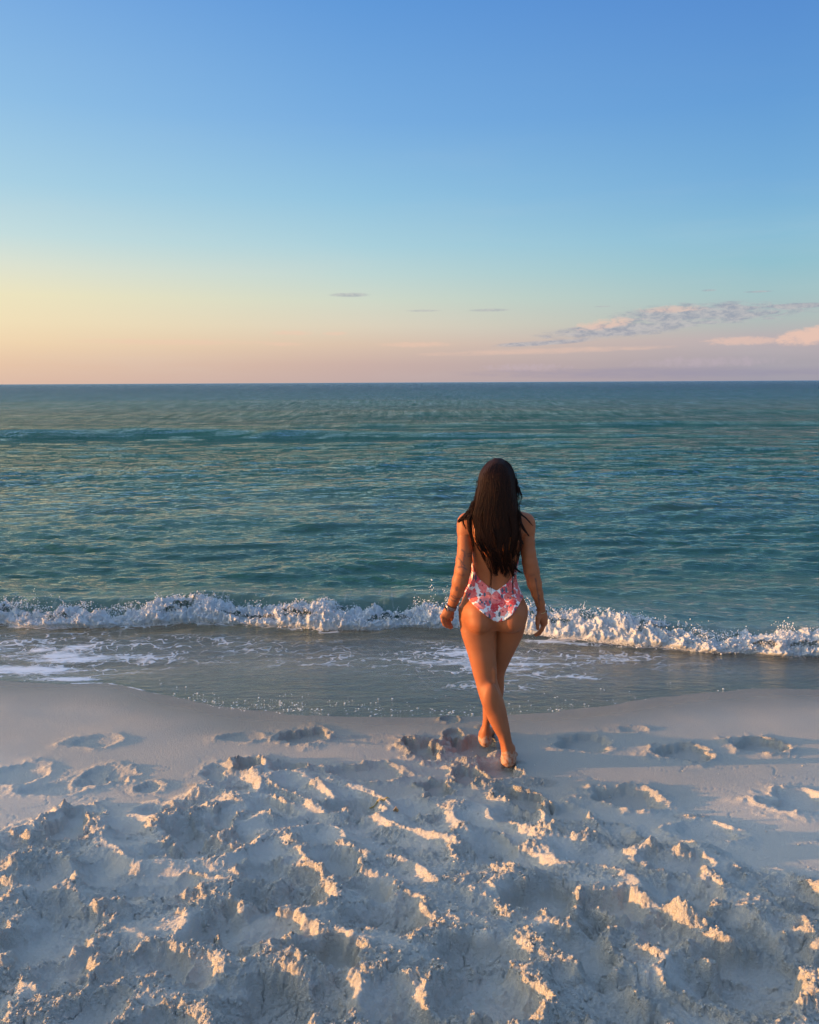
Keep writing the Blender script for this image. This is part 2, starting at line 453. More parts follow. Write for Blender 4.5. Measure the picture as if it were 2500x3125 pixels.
# crumbled relief: rounded clods of several sizes
RO = np.clip(RO, 0, 1.)
vis = (np.abs(us) < .72)
rsl = np.where((ys > 1.35) & (ys < 5.6))[0]; rsl = slice(rsl[0], rsl[-1] + 1); csl = np.where(vis)[0]; csl = slice(csl[0], csl[-1] + 1)
x = Xg[rsl, csl]; y = Yg[rsl, csl]; ro = RO[rsl, csl]
xw = x + fine1[rsl, csl] * .006; yw = y + fine2[rsl, csl] * .006
d1, v1 = cells(xw / .042, yw / .042, 1); d2, v2 = cells(xw / .019, yw / .019, 2); d3, v3 = cells(xw / .0095, yw / .0095, 3)
b1 = np.maximum(0, 1 - d1 ** 2 * 1.9) * v1; b2 = np.maximum(0, 1 - d2 ** 2 * 1.7) * v2; b3 = np.maximum(0, 1 - d3 ** 2 * 1.6) * v3
patch = sstep(-.25, .55, fbm(x * 7, y * 7, 3, seed=91.))
cr = np.clip(ro, 0, 1) ** .8
H[rsl, csl] += cr * (b1 * .017 * patch + b2 * .0115 + b3 * .0055) + Mch[rsl, csl] * (.35 + .65 * patch) * (b3 * .0044 + b2 * .0030)
dry = sstep(4.55, 4.0, y)
H[rsl, csl] += fbm(x * 60, y * 60, 3, seed=8.) * .00022 * near[rsl, csl] * (.3 + .7 * dry)
# loose grains patches near the walker
for (px, py, rx, ry) in [(1640, 2390, .13, .10), (1590, 2420, .10, .05), (1720, 2500, .1, .06), (2110, 2490, .12, .05), (1260, 2300, .1, .06), (1420, 2330, .12, .05), (1470, 2220, .05, .06), (700, 2400, .3, .06)]:
    c = ground(px, py); g_ = np.exp(-(((x - c[0]) / rx) ** 2 + ((y - c[1]) / ry) ** 2) * 1.2)
    H[rsl, csl] += sstep(.40, .85, g_ * (.6 + .7 * patch)) * (b2 * .004 + b3 * .0065)
    RO[rsl, csl] = np.maximum(RO[rsl, csl], .6 * sstep(.3, .7, g_))
# cracks in the crust
cd, _ = cells(x * 7 + fine1[rsl, csl] * .12, y * 7 + fine2[rsl, csl] * .12, 8)
crk = np.abs(fbm(x * 5 + 4, y * 5, 3, seed=66.)); H[rsl, csl] -= .010 * np.exp(-(crk / .018) ** 2) * sstep(.15, .5, ro) * (ro < .95)
crk2 = np.abs(fbm(x * 2.2 + 4, y * 3.2, 2, seed=68.)); H[rsl, csl] -= .003 * np.exp(-(crk2 / .008) ** 2) * (1 - Mch[rsl, csl]) * dry

PX, PY, PZ = Xg.copy(), Yg.copy(), H.copy()
# undercut clods: push crumbly places sideways too
PX[rsl, csl] += cr * fine1[rsl, csl] * .006; PY[rsl, csl] += cr * (fine2[rsl, csl] * .006 - b2 * .004)
_we = Yg - edge_y(Xg) + .08 * fbm(Xg * 1.3, Yg * 2, 2, seed=4.)
wet = (.46 * sstep(-2.0, -1.2, _we) * (1 - .75 * Mch) + .10 * sstep(-1.2, -.5, _we)) + .44 * sstep(-.75, -.02, _we)
sand_mat, nt, out = material('white_sand')
geo = nt.new('ShaderNodeNewGeometry').outputs['Position']
wt = nt.attr('wet'); rg = nt.attr('rough')
n1 = nt.noise(geo, 3.0, 5, .6); n2 = nt.noise(geo, 420, 3, .7); n3 = nt.noise(geo, 90, 4, .65)
dryc = nt.mix(n1, (.81, .76, .645), (.87, .825, .71))
dryc = nt.mix(nt.rng(n2, .35, .75), dryc, (.90, .86, .78))
n5 = nt.noise(geo, 170, 4, .75)
dryc = nt.mix(nt.m('MULTIPLY', nt.rng(n5, .50, .30), .10), dryc, (.50, .44, .36))
dryc = nt.mix(nt.m('MULTIPLY', nt.rng(n2, .30, .22), .35), dryc, (.50, .43, .35))
wetc = nt.mix(nt.rng(n2, .3, .7), (.225, .205, .168), (.275, .252, .206))
colr = nt.mix(wt, dryc, wetc)
hgt = nt.m('ADD', nt.m('MULTIPLY', n2, nt.m('SUBTRACT', 1., nt.m('MULTIPLY', wt, .75))), nt.m('MULTIPLY', n3, nt.m('MULTIPLY', nt.m('ADD', rg, .35), 2.6)))
bn = nt.bump(hgt, 1., .010)
bs = nt.principled(Base_Color=colr, Roughness=nt.m('SUBTRACT', .95, nt.m('MULTIPLY', nt.m('POWER', wt, 2.), .72)), Normal=bn, Specular_IOR_Level=nt.m('ADD', .12, nt.m('MULTIPLY', nt.m('POWER', wt, 2.), .5)))
nt.t.links.new(bs, out.inputs[0])
sand = mesh_obj('sand', np.stack([PX, PY, PZ], -1), grid_faces(len(ys), len(us)), sand_mat, attrs={'wet': wet, 'rough': RO})
sand['kind'] = 'structure'; sand['label'] = 'white trodden beach sand sloping down to the water, full of footprints'
sand_z = lambda X, Y: bilerp(H, ys, wf, us, np.asarray(X, float), np.asarray(Y, float))


def ico(sub=0):
    import bmesh
    bm = bmesh.new(); bmesh.ops.create_icosphere(bm, subdivisions=sub, radius=1)
    v = np.array([q.co[:] for q in bm.verts]); f = np.array([[q.index for q in fc.verts] for fc in bm.faces]); bm.free()
    return v, f


def scatter(name, pts, rad, mat, squash=(1, 1, 1), lump=.3, sub=1, **kw):
    v0, f0 = ico(sub); n = len(pts)
    sc = np.asarray(rad)[:, None] * (1 + (rng.random((n, 3)) - .5) * .7) * np.asarray(squash)
    a = rng.random(n) * 6.283; ca, sa = np.cos(a), np.sin(a)
    vv = v0[None] * (1 + (rng.random((n, len(v0), 1)) - .5) * lump) * sc[:, None, :]
    X_ = vv[..., 0] * ca[:, None] - vv[..., 1] * sa[:, None]; Y_ = vv[..., 0] * sa[:, None] + vv[..., 1] * ca[:, None]
    V = np.stack([X_, Y_, vv[..., 2]], -1) + np.asarray(pts)[:, None, :]
    F = f0[None] + (np.arange(n) * len(v0))[:, None, None]
    return mesh_obj(name, V.reshape(-1, 3), F.reshape(-1, 3), mat, **kw)


# loose crumbs of sand lying on the trodden part
cand_y = 1 / rng.uniform(1 / 4.5, 1 / 1.6, 60000); cand_x = rng.uniform(-.62, .62, 60000) * np.maximum(cand_y, 1.7)
ro_c = bilerp(RO, ys, wf, us, cand_x, cand_y)
keep = rng.random(60000) < (.02 + .75 * sstep(.3, .9, ro_c)) * .40
cx_, cy_ = cand_x[keep][:9000], cand_y[keep][:9000]
cr_ = .0016 + .0042 * rng.random(len(cx_)) ** 3
scatter('sand_crumbs', np.stack([cx_, cy_, sand_z(cx_, cy_) + cr_ * .5], -1), cr_, sand_mat, (1, 1, .85), .35, sub=1,
        smooth=True)['kind'] = 'stuff'

# ------------------------------------------------------------------ sea
# breaker line (foot of the foam) measured along the photograph
f_px = np.array([-900, -300, 0, 150, 400, 600, 800, 1000, 1200, 1350, 1500, 1650, 1800, 2000, 2200, 2350, 2500, 2900, 3600])
f_py = np.array([1888, 1894, 1900, 1906, 1900, 1896, 1902, 1916, 1910, 1902, 1912, 1930, 1948, 1966, 1984, 1996, 1992, 2010, 2030])
fp = at_z(f_px, f_py, np.full(len(f_px), SEA + .01))
_fx = np.linspace(fp[0, 0], fp[-1, 0], 2000); _fy = np.interp(_fx, fp[:, 0], fp[:, 1])
_k = np.exp(-np.linspace(-2, 2, 61) ** 2); _fy = np.convolve(np.pad(_fy, 30, 'edge'), _k / _k.sum(), 'valid')
front = lambda x: np.interp(x, _fx, _fy) + .05 * perlin(np.asarray(x) * 1.3, np.asarray(x) * 0 + 2.2) + .025 * perlin(np.asarray(x) * 4.3, np.asarray(x) * 0 + 7.2)
crest = lambda x: .195 + .045 * perlin(np.asarray(x) * .8 + 3.3, np.asarray(x) * 0 + .2) - .045 * sstep(1.5, 3.5, np.asarray(x))

ts = np.concatenate([np.linspace(.505, .0030, 760), np.geomspace(.0028, .00012, 16)])
ysea = (CAM_Z - SEA) / ts
ysea = ysea[ysea > 4.6]
usea = np.concatenate([[-30, -8, -3, -1.6, -1.1, -.85], np.linspace(-.66, .66, 640), [.85, 1.1, 1.6, 3, 8, 30]])
Ys = np.repeat(ysea[:, None], len(usea), 1); Xs = usea[None, :] * ysea[:, None]
dys = np.gradient(ysea)[:, None]; dxs = ysea[:, None] * (1.32 / 640)
Z = np.zeros(Xs.shape); DX = np.zeros(Xs.shape); DY = np.zeros(Xs.shape)
wx = Xs + .35 * perlin(Xs * .35, Ys * .35); wy = Ys + .45 * perlin(Xs * .22 + 9, Ys * .3)
env = 1 + .45 * perlin(Xs * .25, Ys * .18 + 3)
sea_depth_env = sstep(7.2, 11, Ys)
for i in range(84):
    lam = .11 * (12 ** rng.random()) if i > 12 else .9 * (6 ** rng.random())
    th = rng.normal(0, .40 if lam < .5 else .24) + .08
    k = 2 * np.pi / lam
    kx, ky = k * math.sin(th), -k * math.cos(th)
    A = .0056 * lam ** .95 * (.6 + .8 * rng.random())
    A = min(A, .0075)
    aa = A * env * sstep(1.6, 3.6, lam / np.maximum(np.abs(dys * math.cos(th)) + 1e-4, np.abs(dxs * math.sin(th)) + 1e-4))
    ph = kx * wx + ky * wy + rng.random() * 6.283
    if i % 2:
        aa = aa * np.clip(.2 + 1.4 * np.abs(perlin(Xs * .6 / max(lam, .4) + i * 3.1, Ys * .6 / max(lam, .4) - i)), 0, 1.4)
    Z += aa * np.sin(ph); DX -= .9 * aa * np.cos(ph) * math.sin(th); DY += .9 * aa * np.cos(ph) * math.cos(th)
far_k = sstep(5.5, 9, Ys - (front(Xs) - 7.5)) * .9 + .1
Z *= far_k; DX *= far_k; DY *= far_k
# broad swells rolling in
for (y0, hgt, wdt, x0, xw_, sl_) in [(36.5, .36, 1.0, -17, 24, -.10), (44, .20, 1.2, 10, 22, .03), (30, .13, .9, 4, 11, .05), (23.5, .11, 1.3, 1, 6, .10), (17.6, .11, .9, .2, 3.6, .04), (14.6, .09, .7, 4.5, 2.6, .10), (20.5, .10, 1.1, -4, 3.4, .08),
                                (27.5, .10, 1.2, 8, 8, .02), (13.2, .06, .5, -.5, 3.0, -.06), (11.6, .05, .45, 1.8, 2.2, .1), (60, .30, 3.5, 10, 40, .03), (90, .4, 6, -10, 50, -.05), (16, .07, .7, 7, 3, .1)]:
    d = Ys - (y0 + sl_ * (Xs - x0) + .10 * wdt * 4 * perlin(Xs / wdt * .25, Ys * 0 + y0))
    Z += hgt * np.exp(-((Xs - x0) / xw_) ** 2) * np.exp(-np.where(d < 0, (d / wdt) ** 2, (d / (2.2 * wdt)) ** 2))
# the breaker: steep face towards the beach, long back towards the sea
fr = front(Xs); hc_ = crest(Xs); s_ = Ys - fr
prof = np.where(s_ < .30, sstep(-.04, .30, s_) ** 1.15, np.exp(-((s_ - .30) / .75) ** 2 * .9))
Z += hc_ * prof * (s_ > -.04)
Z += sstep(.05, .3, s_) * sstep(3.0, .6, s_) * .004 * fbm(Xs * 9, Ys * 2.0, 2, seed=4.)
# sand underneath and the thin run-up sheet
sz = base(Ys)
inside = Ys < 12
sub_r = np.where(ysea < 7.9)[0]; sz[sub_r] = bilerp(H, ys, wf, us, Xs[sub_r], Ys[sub_r])
sz_s = base(Ys) + near[0, 0] * 0
se = Ys - edge_y(Xs)                                  # distance past the run-up edge
film = .0065 * sstep(.0, .55, se) + .035 * sstep(.05, 1.6, se)
film_z = np.maximum(sz, sz_s - .003) + film + .0025 * fbm(Xs * 6, Ys * 9, 3, seed=15.) * sstep(.3, .9, se)
lvl = SEA + Z
a_, b_ = lvl, film_z
kk = .02
near_edge = sstep(fr - .15, fr - .6, Ys)
top = np.maximum(a_, b_) + np.maximum(kk - np.abs(a_ - b_), 0) ** 2 / (4 * kk)
WZ = np.where(near_edge > 0, top, lvl)
WZ = np.where(se < 0, sz - .0006 + np.maximum(-se, 0) * -.06, WZ)   # sheet dives under the sand before its edge
depth = WZ - sz_s
opac = 1 - np.exp(-np.clip(depth, 0, 9) * 3.2)
opac = np.where(s_ > -.1, np.maximum(opac, sstep(-.1, .1, s_) * .97), opac)
# where lace foam floats
lace = np.zeros(Xs.shape)
for (px, py, rx, ry, a) in [(450, 1960, 1.8, .3, .45), (1550, 2120, .8, .25, .4), (100, 2010, 1.0, .75, 1.0), (380, 2000, .8, .45, .55), (700, 1990, 1.6, .5, .34), (1150, 2010, 1.6, .5, .42), (1430, 2000, .5, .5, .85), (1600, 2000, .6, .5, .9), (1700, 1960, .45, .35, .8),
                            (1720, 2080, .5, .3, .5), (1950, 2010, .8, .4, .4), (1350, 2060, .5, .3, .5), (160, 2078, .42, .10, 1.0), (900, 1950, 3, .2, .25), (2200, 2060, .7, .3, .22)]:
    c = at_z(px, py, SEA + .02); lace = np.maximum(lace, a * np.exp(-(((Xs - c[0]) / rx) ** 2 + ((Ys - c[1]) / ry) ** 2)))
lace = np.minimum(lace * 1.2, 1.1)
lace *= sstep(.02, .15, se) * sstep(.1, -.15, s_)
lace = np.maximum(lace, .85 * np.exp(-((s_ + .04) / .10) ** 2))
eline = np.exp(-((se - .02) / .018) ** 2) * sstep(-1.2, -1.6, Xs) * sstep(-2.7, -2.45, Xs)
lace = np.maximum(lace, eline * 1.2)
bub = sstep(.5, .0, np.abs(se - .12) / .3) * (np.exp(-((Xs + .75) / .9) ** 2) + .5 * np.exp(-((Xs - .9) / .9) ** 2)) * sstep(.0, .04, se)
streak = sstep(.12, .25, s_) * sstep(.9, .35, s_)

sea_mat, nt, out = material('sea_water')
geo = nt.new('ShaderNodeNewGeometry').outputs['Position']
op = nt.attr('opac'); lc = nt.attr('lace'); bb = nt.attr('bubbles'); dist = nt.attr('dist'); stk = nt.attr('streak')
farf = nt.rng(dist, 25, 400)
deep = nt.mix(farf, (.012, .084, .062), (.010, .044, .088))
deep = nt.mix(nt.rng(nt.noise(geo, .12, 3), .35, .65), deep, (.008, .068, .052))
shallow = nt.mix(nt.rng(dist, 7.6, 5.6), (.11, .18, .15), (.38, .38, .335))
body_c = nt.mix(nt.rng(dist, 9.5, 7.0), deep, shallow)
# ripples: short crests lying across the view
rip = nt.noise(nt.mapping(geo, rot=(0, 0, .12), scale=(1, 2.1, 1)), 6.5, 5, .62, .4)
rip2 = nt.noise(nt.mapping(geo, rot=(0, 0, -.2), scale=(.45, 1, 1)), 1.0, 5, .65, .3)
rip3 = nt.noise(nt.mapping(geo, rot=(0, 0, .1), scale=(.14, .20, 1)), 1.0, 6, .7, .3)
calm = nt.rng(dist, 5.0, 9, .55, 1.)
b1_ = nt.bump(nt.m('MULTIPLY', rip, calm), .55, .05)
b2_ = nt.bump(nt.m('MULTIPLY', rip2, nt.rng(dist, 9, 26)), 1., .60, b1_)
b3_ = nt.bump(nt.m('MULTIPLY', rip3, nt.rng(dist, 35, 120)), 1., 1.5, b2_)
dif = nt.new('ShaderNodeBsdfDiffuse'); nt.put(dif.inputs[0], body_c); nt.put(dif.inputs['Normal'], b1_)
tr = nt.new('ShaderNodeBsdfTransparent'); tr.inputs[0].default_value = (.93, .96, .95, 1)
mxb = nt.new('ShaderNodeMixShader'); nt.put(mxb.inputs[0], op); nt.t.links.new(tr.outputs[0], mxb.inputs[1]); nt.t.links.new(dif.outputs[0], mxb.inputs[2])
gl = nt.new('ShaderNodeBsdfGlossy'); nt.put(gl.inputs[0], nt.mix(nt.rng(dist, 20, 120), (.97, 1, .90), (.84, .94, 1.)))
nt.put(gl.inputs['Roughness'], nt.rng(dist, 5, 150, .04, .26)); nt.put(gl.inputs['Normal'], b3_)
cat = nt.noise(nt.mapping(geo, rot=(0, 0, .08), scale=(2.0, .24, 1)), 1.0, 8, .75); cat2 = nt.noise(nt.mapping(geo, rot=(0, 0, -.05), scale=(.42, .024, 1)), 1.0, 8, .8)
catm = nt.m('ADD', nt.m('MULTIPLY', nt.m('SUBTRACT', cat, .5), nt.rng(dist, 22, 60, 0., 3.4)), nt.m('MULTIPLY', nt.m('SUBTRACT', cat2, .5), nt.rng(dist, 120, 500, 0., 3.2)))
fre = nt.new('ShaderNodeFresnel'); fre.inputs[0].default_value = 1.33; nt.put(fre.inputs['Normal'], b3_)
mxs = nt.new('ShaderNodeMixShader'); nt.put(mxs.inputs[0], nt.m('MULTIPLY', fre.outputs[0], nt.m('MULTIPLY', nt.rng(dist, 15, 300, .98, .78), nt.m('ADD', 1., catm)), clamp=True))
nt.t.links.new(mxb.outputs[0], mxs.inputs[1]); nt.t.links.new(gl.outputs[0], mxs.inputs[2])
# floating lace of foam
wv = nt.new('ShaderNodeVectorMath', operation='ADD'); nt.put(wv.inputs[0], nt.mapping(geo, rot=(0, 0, .25), scale=(.55, 1.25, 1)))
nn = nt.noise(geo, 2.6, 3, .6, out=1); nn2 = nt.mix(1., nn, (.9, .9, .9), 'MULTIPLY'); nt.put(wv.inputs[1], nn2)
e1 = nt.vor(wv.outputs[0], 4.2, 'DISTANCE_TO_EDGE'); e2 = nt.vor(wv.outputs[0], 11., 'DISTANCE_TO_EDGE')
ns = nt.noise(nt.mapping(geo, rot=(0, 0, .2), scale=(.5, 1.5, 1)), 3.2, 6, .7)
th1 = nt.m('MULTIPLY', lc, .17); th2 = nt.m('MULTIPLY', lc, .15)
l1 = nt.rng(nt.m('SUBTRACT', e1, nt.m('MULTIPLY', th1, nt.rng(ns, .40, .68))), .03, -.02)
l2 = nt.rng(nt.m('SUBTRACT', e2, nt.m('MULTIPLY', th2, nt.rng(ns, .48, .70))), .02, -.03)
lsum = nt.m('MAXIMUM', nt.m('MULTIPLY', l1, nt.rng(lc, .1, .6)), nt.m('MULTIPLY', l2, nt.rng(lc, .3, .9)))
blot = nt.rng(nt.m('ADD', ns, nt.m('MULTIPLY', lc, .20)), .66, .80)
fo = nt.m('MAXIMUM', nt.m('MULTIPLY', lsum, .75), nt.m('MULTIPLY', blot, nt.rng(lc, .12, .5)), clamp=True)
bd = nt.vor(nt.mapping(geo, scale=(1, .8, 1)), 26., 'F1'); bcell = nt.vor(nt.mapping(geo, scale=(1, .8, 1)), 26., 'F1', out=1)
bsep = nt.new('ShaderNodeSeparateColor'); nt.put(bsep.inputs[0], bcell)
bubm = nt.m('MULTIPLY', nt.rng(bd, .30, .18), nt.m('GREATER_THAN', nt.m('MULTIPLY', nt.m('MULTIPLY', bb, nt.rng(ns, .42, .62)), 1.0), bsep.outputs[0]))
stn = nt.noise(nt.mapping(geo, rot=(0, 0, -.25), scale=(14, 1.0, 3)), 2.0, 4, .6)
fo = nt.m('MAXIMUM', fo, nt.m('MULTIPLY', bubm, .8))
fo = nt.m('MAXIMUM', fo, nt.m('MULTIPLY', nt.m('MULTIPLY', nt.rng(stn, .56, .80), stk), .28))
fb = nt.new('ShaderNodeBsdfDiffuse'); fb.inputs[0].default_value = (.80, .81, .82, 1); nt.put(fb.inputs['Normal'], nt.bump(fo, .6, .02))
mxf = nt.new('ShaderNodeMixShader'); nt.put(mxf.inputs[0], fo)
nt.t.links.new(mxs.outputs[0], mxf.inputs[1]); nt.t.links.new(fb.outputs[0], mxf.inputs[2])
nt.t.links.new(mxf.outputs[0], out.inputs[0])
SX = Xs + DX; SY = Ys + DY
sea = mesh_obj('sea', np.stack([SX, SY, WZ], -1), grid_faces(len(ysea), len(usea)), sea_mat,
               attrs={'opac': opac, 'lace': lace, 'bubbles': np.clip(bub, 0, 1), 'dist': Ys, 'streak': streak})
sea['kind'] = 'structure'; sea['label'] = 'green sea with small waves reaching the horizon'

# ------------------------------------------------------------------ breaker foam
foam_mat, nt, out = material('sea_foam')
geo = nt.new('ShaderNodeNewGeometry').outputs['Position']
fn = nt.noise(geo, 30, 5, .7)
fbs = nt.principled(Base_Color=nt.mix(nt.rng(fn, .35, .65), (.72, .77, .79), (.90, .91, .92)), Roughness=.45, Specular_IOR_Level=.5, Normal=nt.bump(nt.noise(geo, 55, 6, .75), 1., .02))
ftr = nt.new('ShaderNodeBsdfTranslucent'); ftr.inputs[0].default_value = (.8, .85, .87, 1)
fmx = nt.new('ShaderNodeMixShader'); fmx.inputs[0].default_value = .20
nt.t.links.new(fbs, fmx.inputs[1]); nt.t.links.new(ftr.outputs[0], fmx.inputs[2])
cut = nt.attr('hole'); ttr = nt.new('ShaderNodeBsdfTransparent')
fmx2 = nt.new('ShaderNodeMixShader'); nt.put(fmx2.inputs[0], nt.rng(nt.m('ADD', cut, nt.m('MULTIPLY', nt.m('SUBTRACT', nt.noise(geo, 45, 4, .7), .5), 1.0)), .42, .66))
nt.t.links.new(fmx.outputs[0], fmx2.inputs[1]); nt.t.links.new(ttr.outputs[0], fmx2.inputs[2]); nt.t.links.new(fmx2.outputs[0], out.inputs[0])
white_mat, nt, out = material('foam_drops')
nt.t.links.new(nt.principled(Base_Color=(.84, .86, .87), Roughness=.35), out.inputs[0])

nx_, ns_ = 1500, 60
fxs = np.linspace(-5.6, 5.4, nx_)
hf = np.clip(.60 + .50 * fbm(fxs * 1.3, fxs * 0 + 5.5, 3) , .24, 1.0)               # how far up the face the foam reaches
hf *= 1 - .30 * sstep(1.9, 2.6, fxs) * sstep(4.4, 3.2, fxs)
FX = np.repeat(fxs[:, None], ns_, 1); SS = np.repeat(np.linspace(0, 1, ns_)[None], nx_, 0)
top_z = (crest(FX) * hf[:, None])
ang = SS * np.pi * .80
fz = SEA + .005 + top_z * np.sin(np.minimum(ang, np.pi / 2 + (ang - np.pi / 2) * .5)) ** .8
fy = front(FX) - .055 - .03 * np.cos(ang * .9) + .33 * SS ** 1.5 + .04 * perlin(FX * 2.2, FX * 0 + 4)
dd1, vv1 = cells(FX / .11, SS * 2.6 + 5, 4); dd2, vv2 = cells(FX / .045, SS * 6.5, 5); dd3, vv3 = cells(FX / .02, SS * 14, 6)
bl = .036 * np.maximum(0, 1 - 1.4 * dd1 ** 2) * (vv1 + .3) + .028 * np.maximum(0, 1 - 1.4 * dd2 ** 2) * vv2 + .018 * np.maximum(0, 1 - 1.4 * dd3 ** 2) * vv3
bl = bl + .02 * fbm(FX * 22, SS * 7, 3, seed=7.)
edge_w = sstep(0, .10, SS)
fy = fy - bl * (np.cos(ang * .8) * .7 + .4) * edge_w; fz = fz + bl * (np.sin(ang) + .25) * edge_w
up_j = sstep(.45, 1, SS) * .045 * np.maximum(0, fbm(FX * 15, SS * 2, 3, seed=88.))
fz += up_j * .8
hole = sstep(.55, 1.0, SS) * .75 + .55 * sstep(.12, 0, SS) + .70 * sstep(.20, -.35, fbm(FX * 3, SS * 2.2, 3, seed=44.)) * sstep(0, .4, SS) - .02
foam = mesh_obj('breaker_foam', np.stack([FX, fy, fz], -1), grid_faces(nx_, ns_), foam_mat, attrs={'hole': hole})
foam['kind'] = 'stuff'; foam['label'] = 'white foam of the small wave breaking along the shore'
# froth and spray drops on and above the foam
n = 26000
ii = rng.integers(0, nx_, n * 3); clus = .25 + .75 * sstep(-.3, .5, fbm(fxs[ii] * 2.4, fxs[ii] * 0 + 9, 3)); kp = rng.random(n * 3) < clus * .6
ii = ii[kp][:n]; n = len(ii); jj = np.minimum((rng.beta(1.2, 1.3, n) * ns_).astype(int), ns_ - 1)
pts = np.stack([FX[ii, jj], fy[ii, jj], fz[ii, jj]], -1) + rng.normal(0, 1, (n, 3)) * (.009, .014, .009)
pts[:, 2] += np.abs(rng.normal(0, .008, n))
drops = scatter('spray', pts, .0022 + .0075 * rng.random(n) ** 3, white_mat, (1, 1, 1), .3, sub=1) if False else None
v0, f0 = np.array([[1, 0, 0], [-1, 0, 0], [0, 1, 0], [0, -1, 0], [0, 0, 1], [0, 0, -1]], float), np.array([[0, 2, 4], [2, 1, 4], [1, 3, 4], [3, 0, 4], [2, 0, 5], [1, 2, 5], [3, 1, 5], [0, 3, 5]])
allp = [pts]; allr = [.0014 + .0060 * rng.random(n) ** 4]
for _ in range(40):                                                        # little jets thrown up
    i0 = rng.integers(0, nx_); x0 = FX[i0, 45]; y0 = fy[i0, 45] - .05 * rng.random(); z0 = fz[i0, 40]
    hh = .02 + .075 * rng.random() ** 2.2; lean = rng.normal(0, .35); m_ = rng.integers(8, 22)
    tt = np.linspace(0, 1, m_)
    allp.append(np.stack([x0 + lean * hh * tt ** 1.5 + rng.normal(0, .004, m_), y0 - .3 * hh * tt + rng.normal(0, .004, m_), z0 + hh * (tt * 1.5 - .5 * tt ** 2)], -1))
    allr.append(.006 * (1 - .6 * tt) * (.5 + .6 * rng.random(m_)))
# named splashes of the photograph
for (px, py, hpx, wpx, cnt) in [(60, 1825, 35, 100, 300), (1320, 1800, 55, 16, 60), (1362, 1800, 45, 10, 40), (1278, 1815, 40, 20, 60), (2400, 1920, 55, 40, 500), (2125, 1905, 30, 16, 30), (780, 1828, 25, 40, 60), (1750, 1862, 30, 90, 240), (2110, 1935, 50, 70, 300)]:
    c = at_z(px, 1905, SEA); Yp = float(front(c[0])) + .05
    q = at_y(px + rng.normal(0, wpx * .5, cnt), py + hpx * .9 - np.abs(rng.normal(0, hpx * .55, cnt)), np.full(cnt, Yp) + rng.normal(0, .04, cnt))
    allp.append(q); allr.append(.0015 + .005 * rng.random(cnt) ** 2)
pts = np.concatenate(allp); rr = np.concatenate(allr); n = len(pts)
sc_ = rr[:, None] * (1 + (rng.random((n, 3)) - .3) * .9)
V = (v0[None] * sc_[:, None, :]) + pts[:, None, :]
F = f0[None] + (np.arange(n) * 6)[:, None, None]
drops = mesh_obj('spray_drops', V.reshape(-1, 3), F.reshape(-1, 3), white_mat)
drops['kind'] = 'stuff'
# bubbles stranded along the run-up edge
bxs = np.concatenate([rng.normal(-.95, .35, 170), rng.normal(-.35, .5, 100), rng.normal(.75, .45, 60), rng.uniform(-3, 3.2, 60)])
boff = np.abs(rng.normal(.02, .20, len(bxs))) + .02
grp = perlin(bxs * 5, boff * 7); kp = grp > -.25; bxs, boff = bxs[kp], boff[kp]
bys = edge_y(bxs) + boff; brs = .0018 + .0042 * rng.random(len(bxs)) ** 2
bub_o = scatter('foam_bubbles', np.stack([bxs, bys, bilerp(WZ, ysea, lambda q: q, usea, bxs, bys) - brs * .1], -1), brs, white_mat, (1.5, 1.5, .30), .1, sub=1)
bub_o['kind'] = 'stuff'; bub_o['label'] = 'small foam bubbles left along the edge of the wash'
drops['label'] = 'spray drops and froth thrown up along the breaking wave'
# ------------------------------------------------------------------ signed-distance modelling
def smin(a, b, k):
    return np.minimum(a, b) - np.maximum(k - np.abs(a - b), 0) ** 2 / (4 * k)


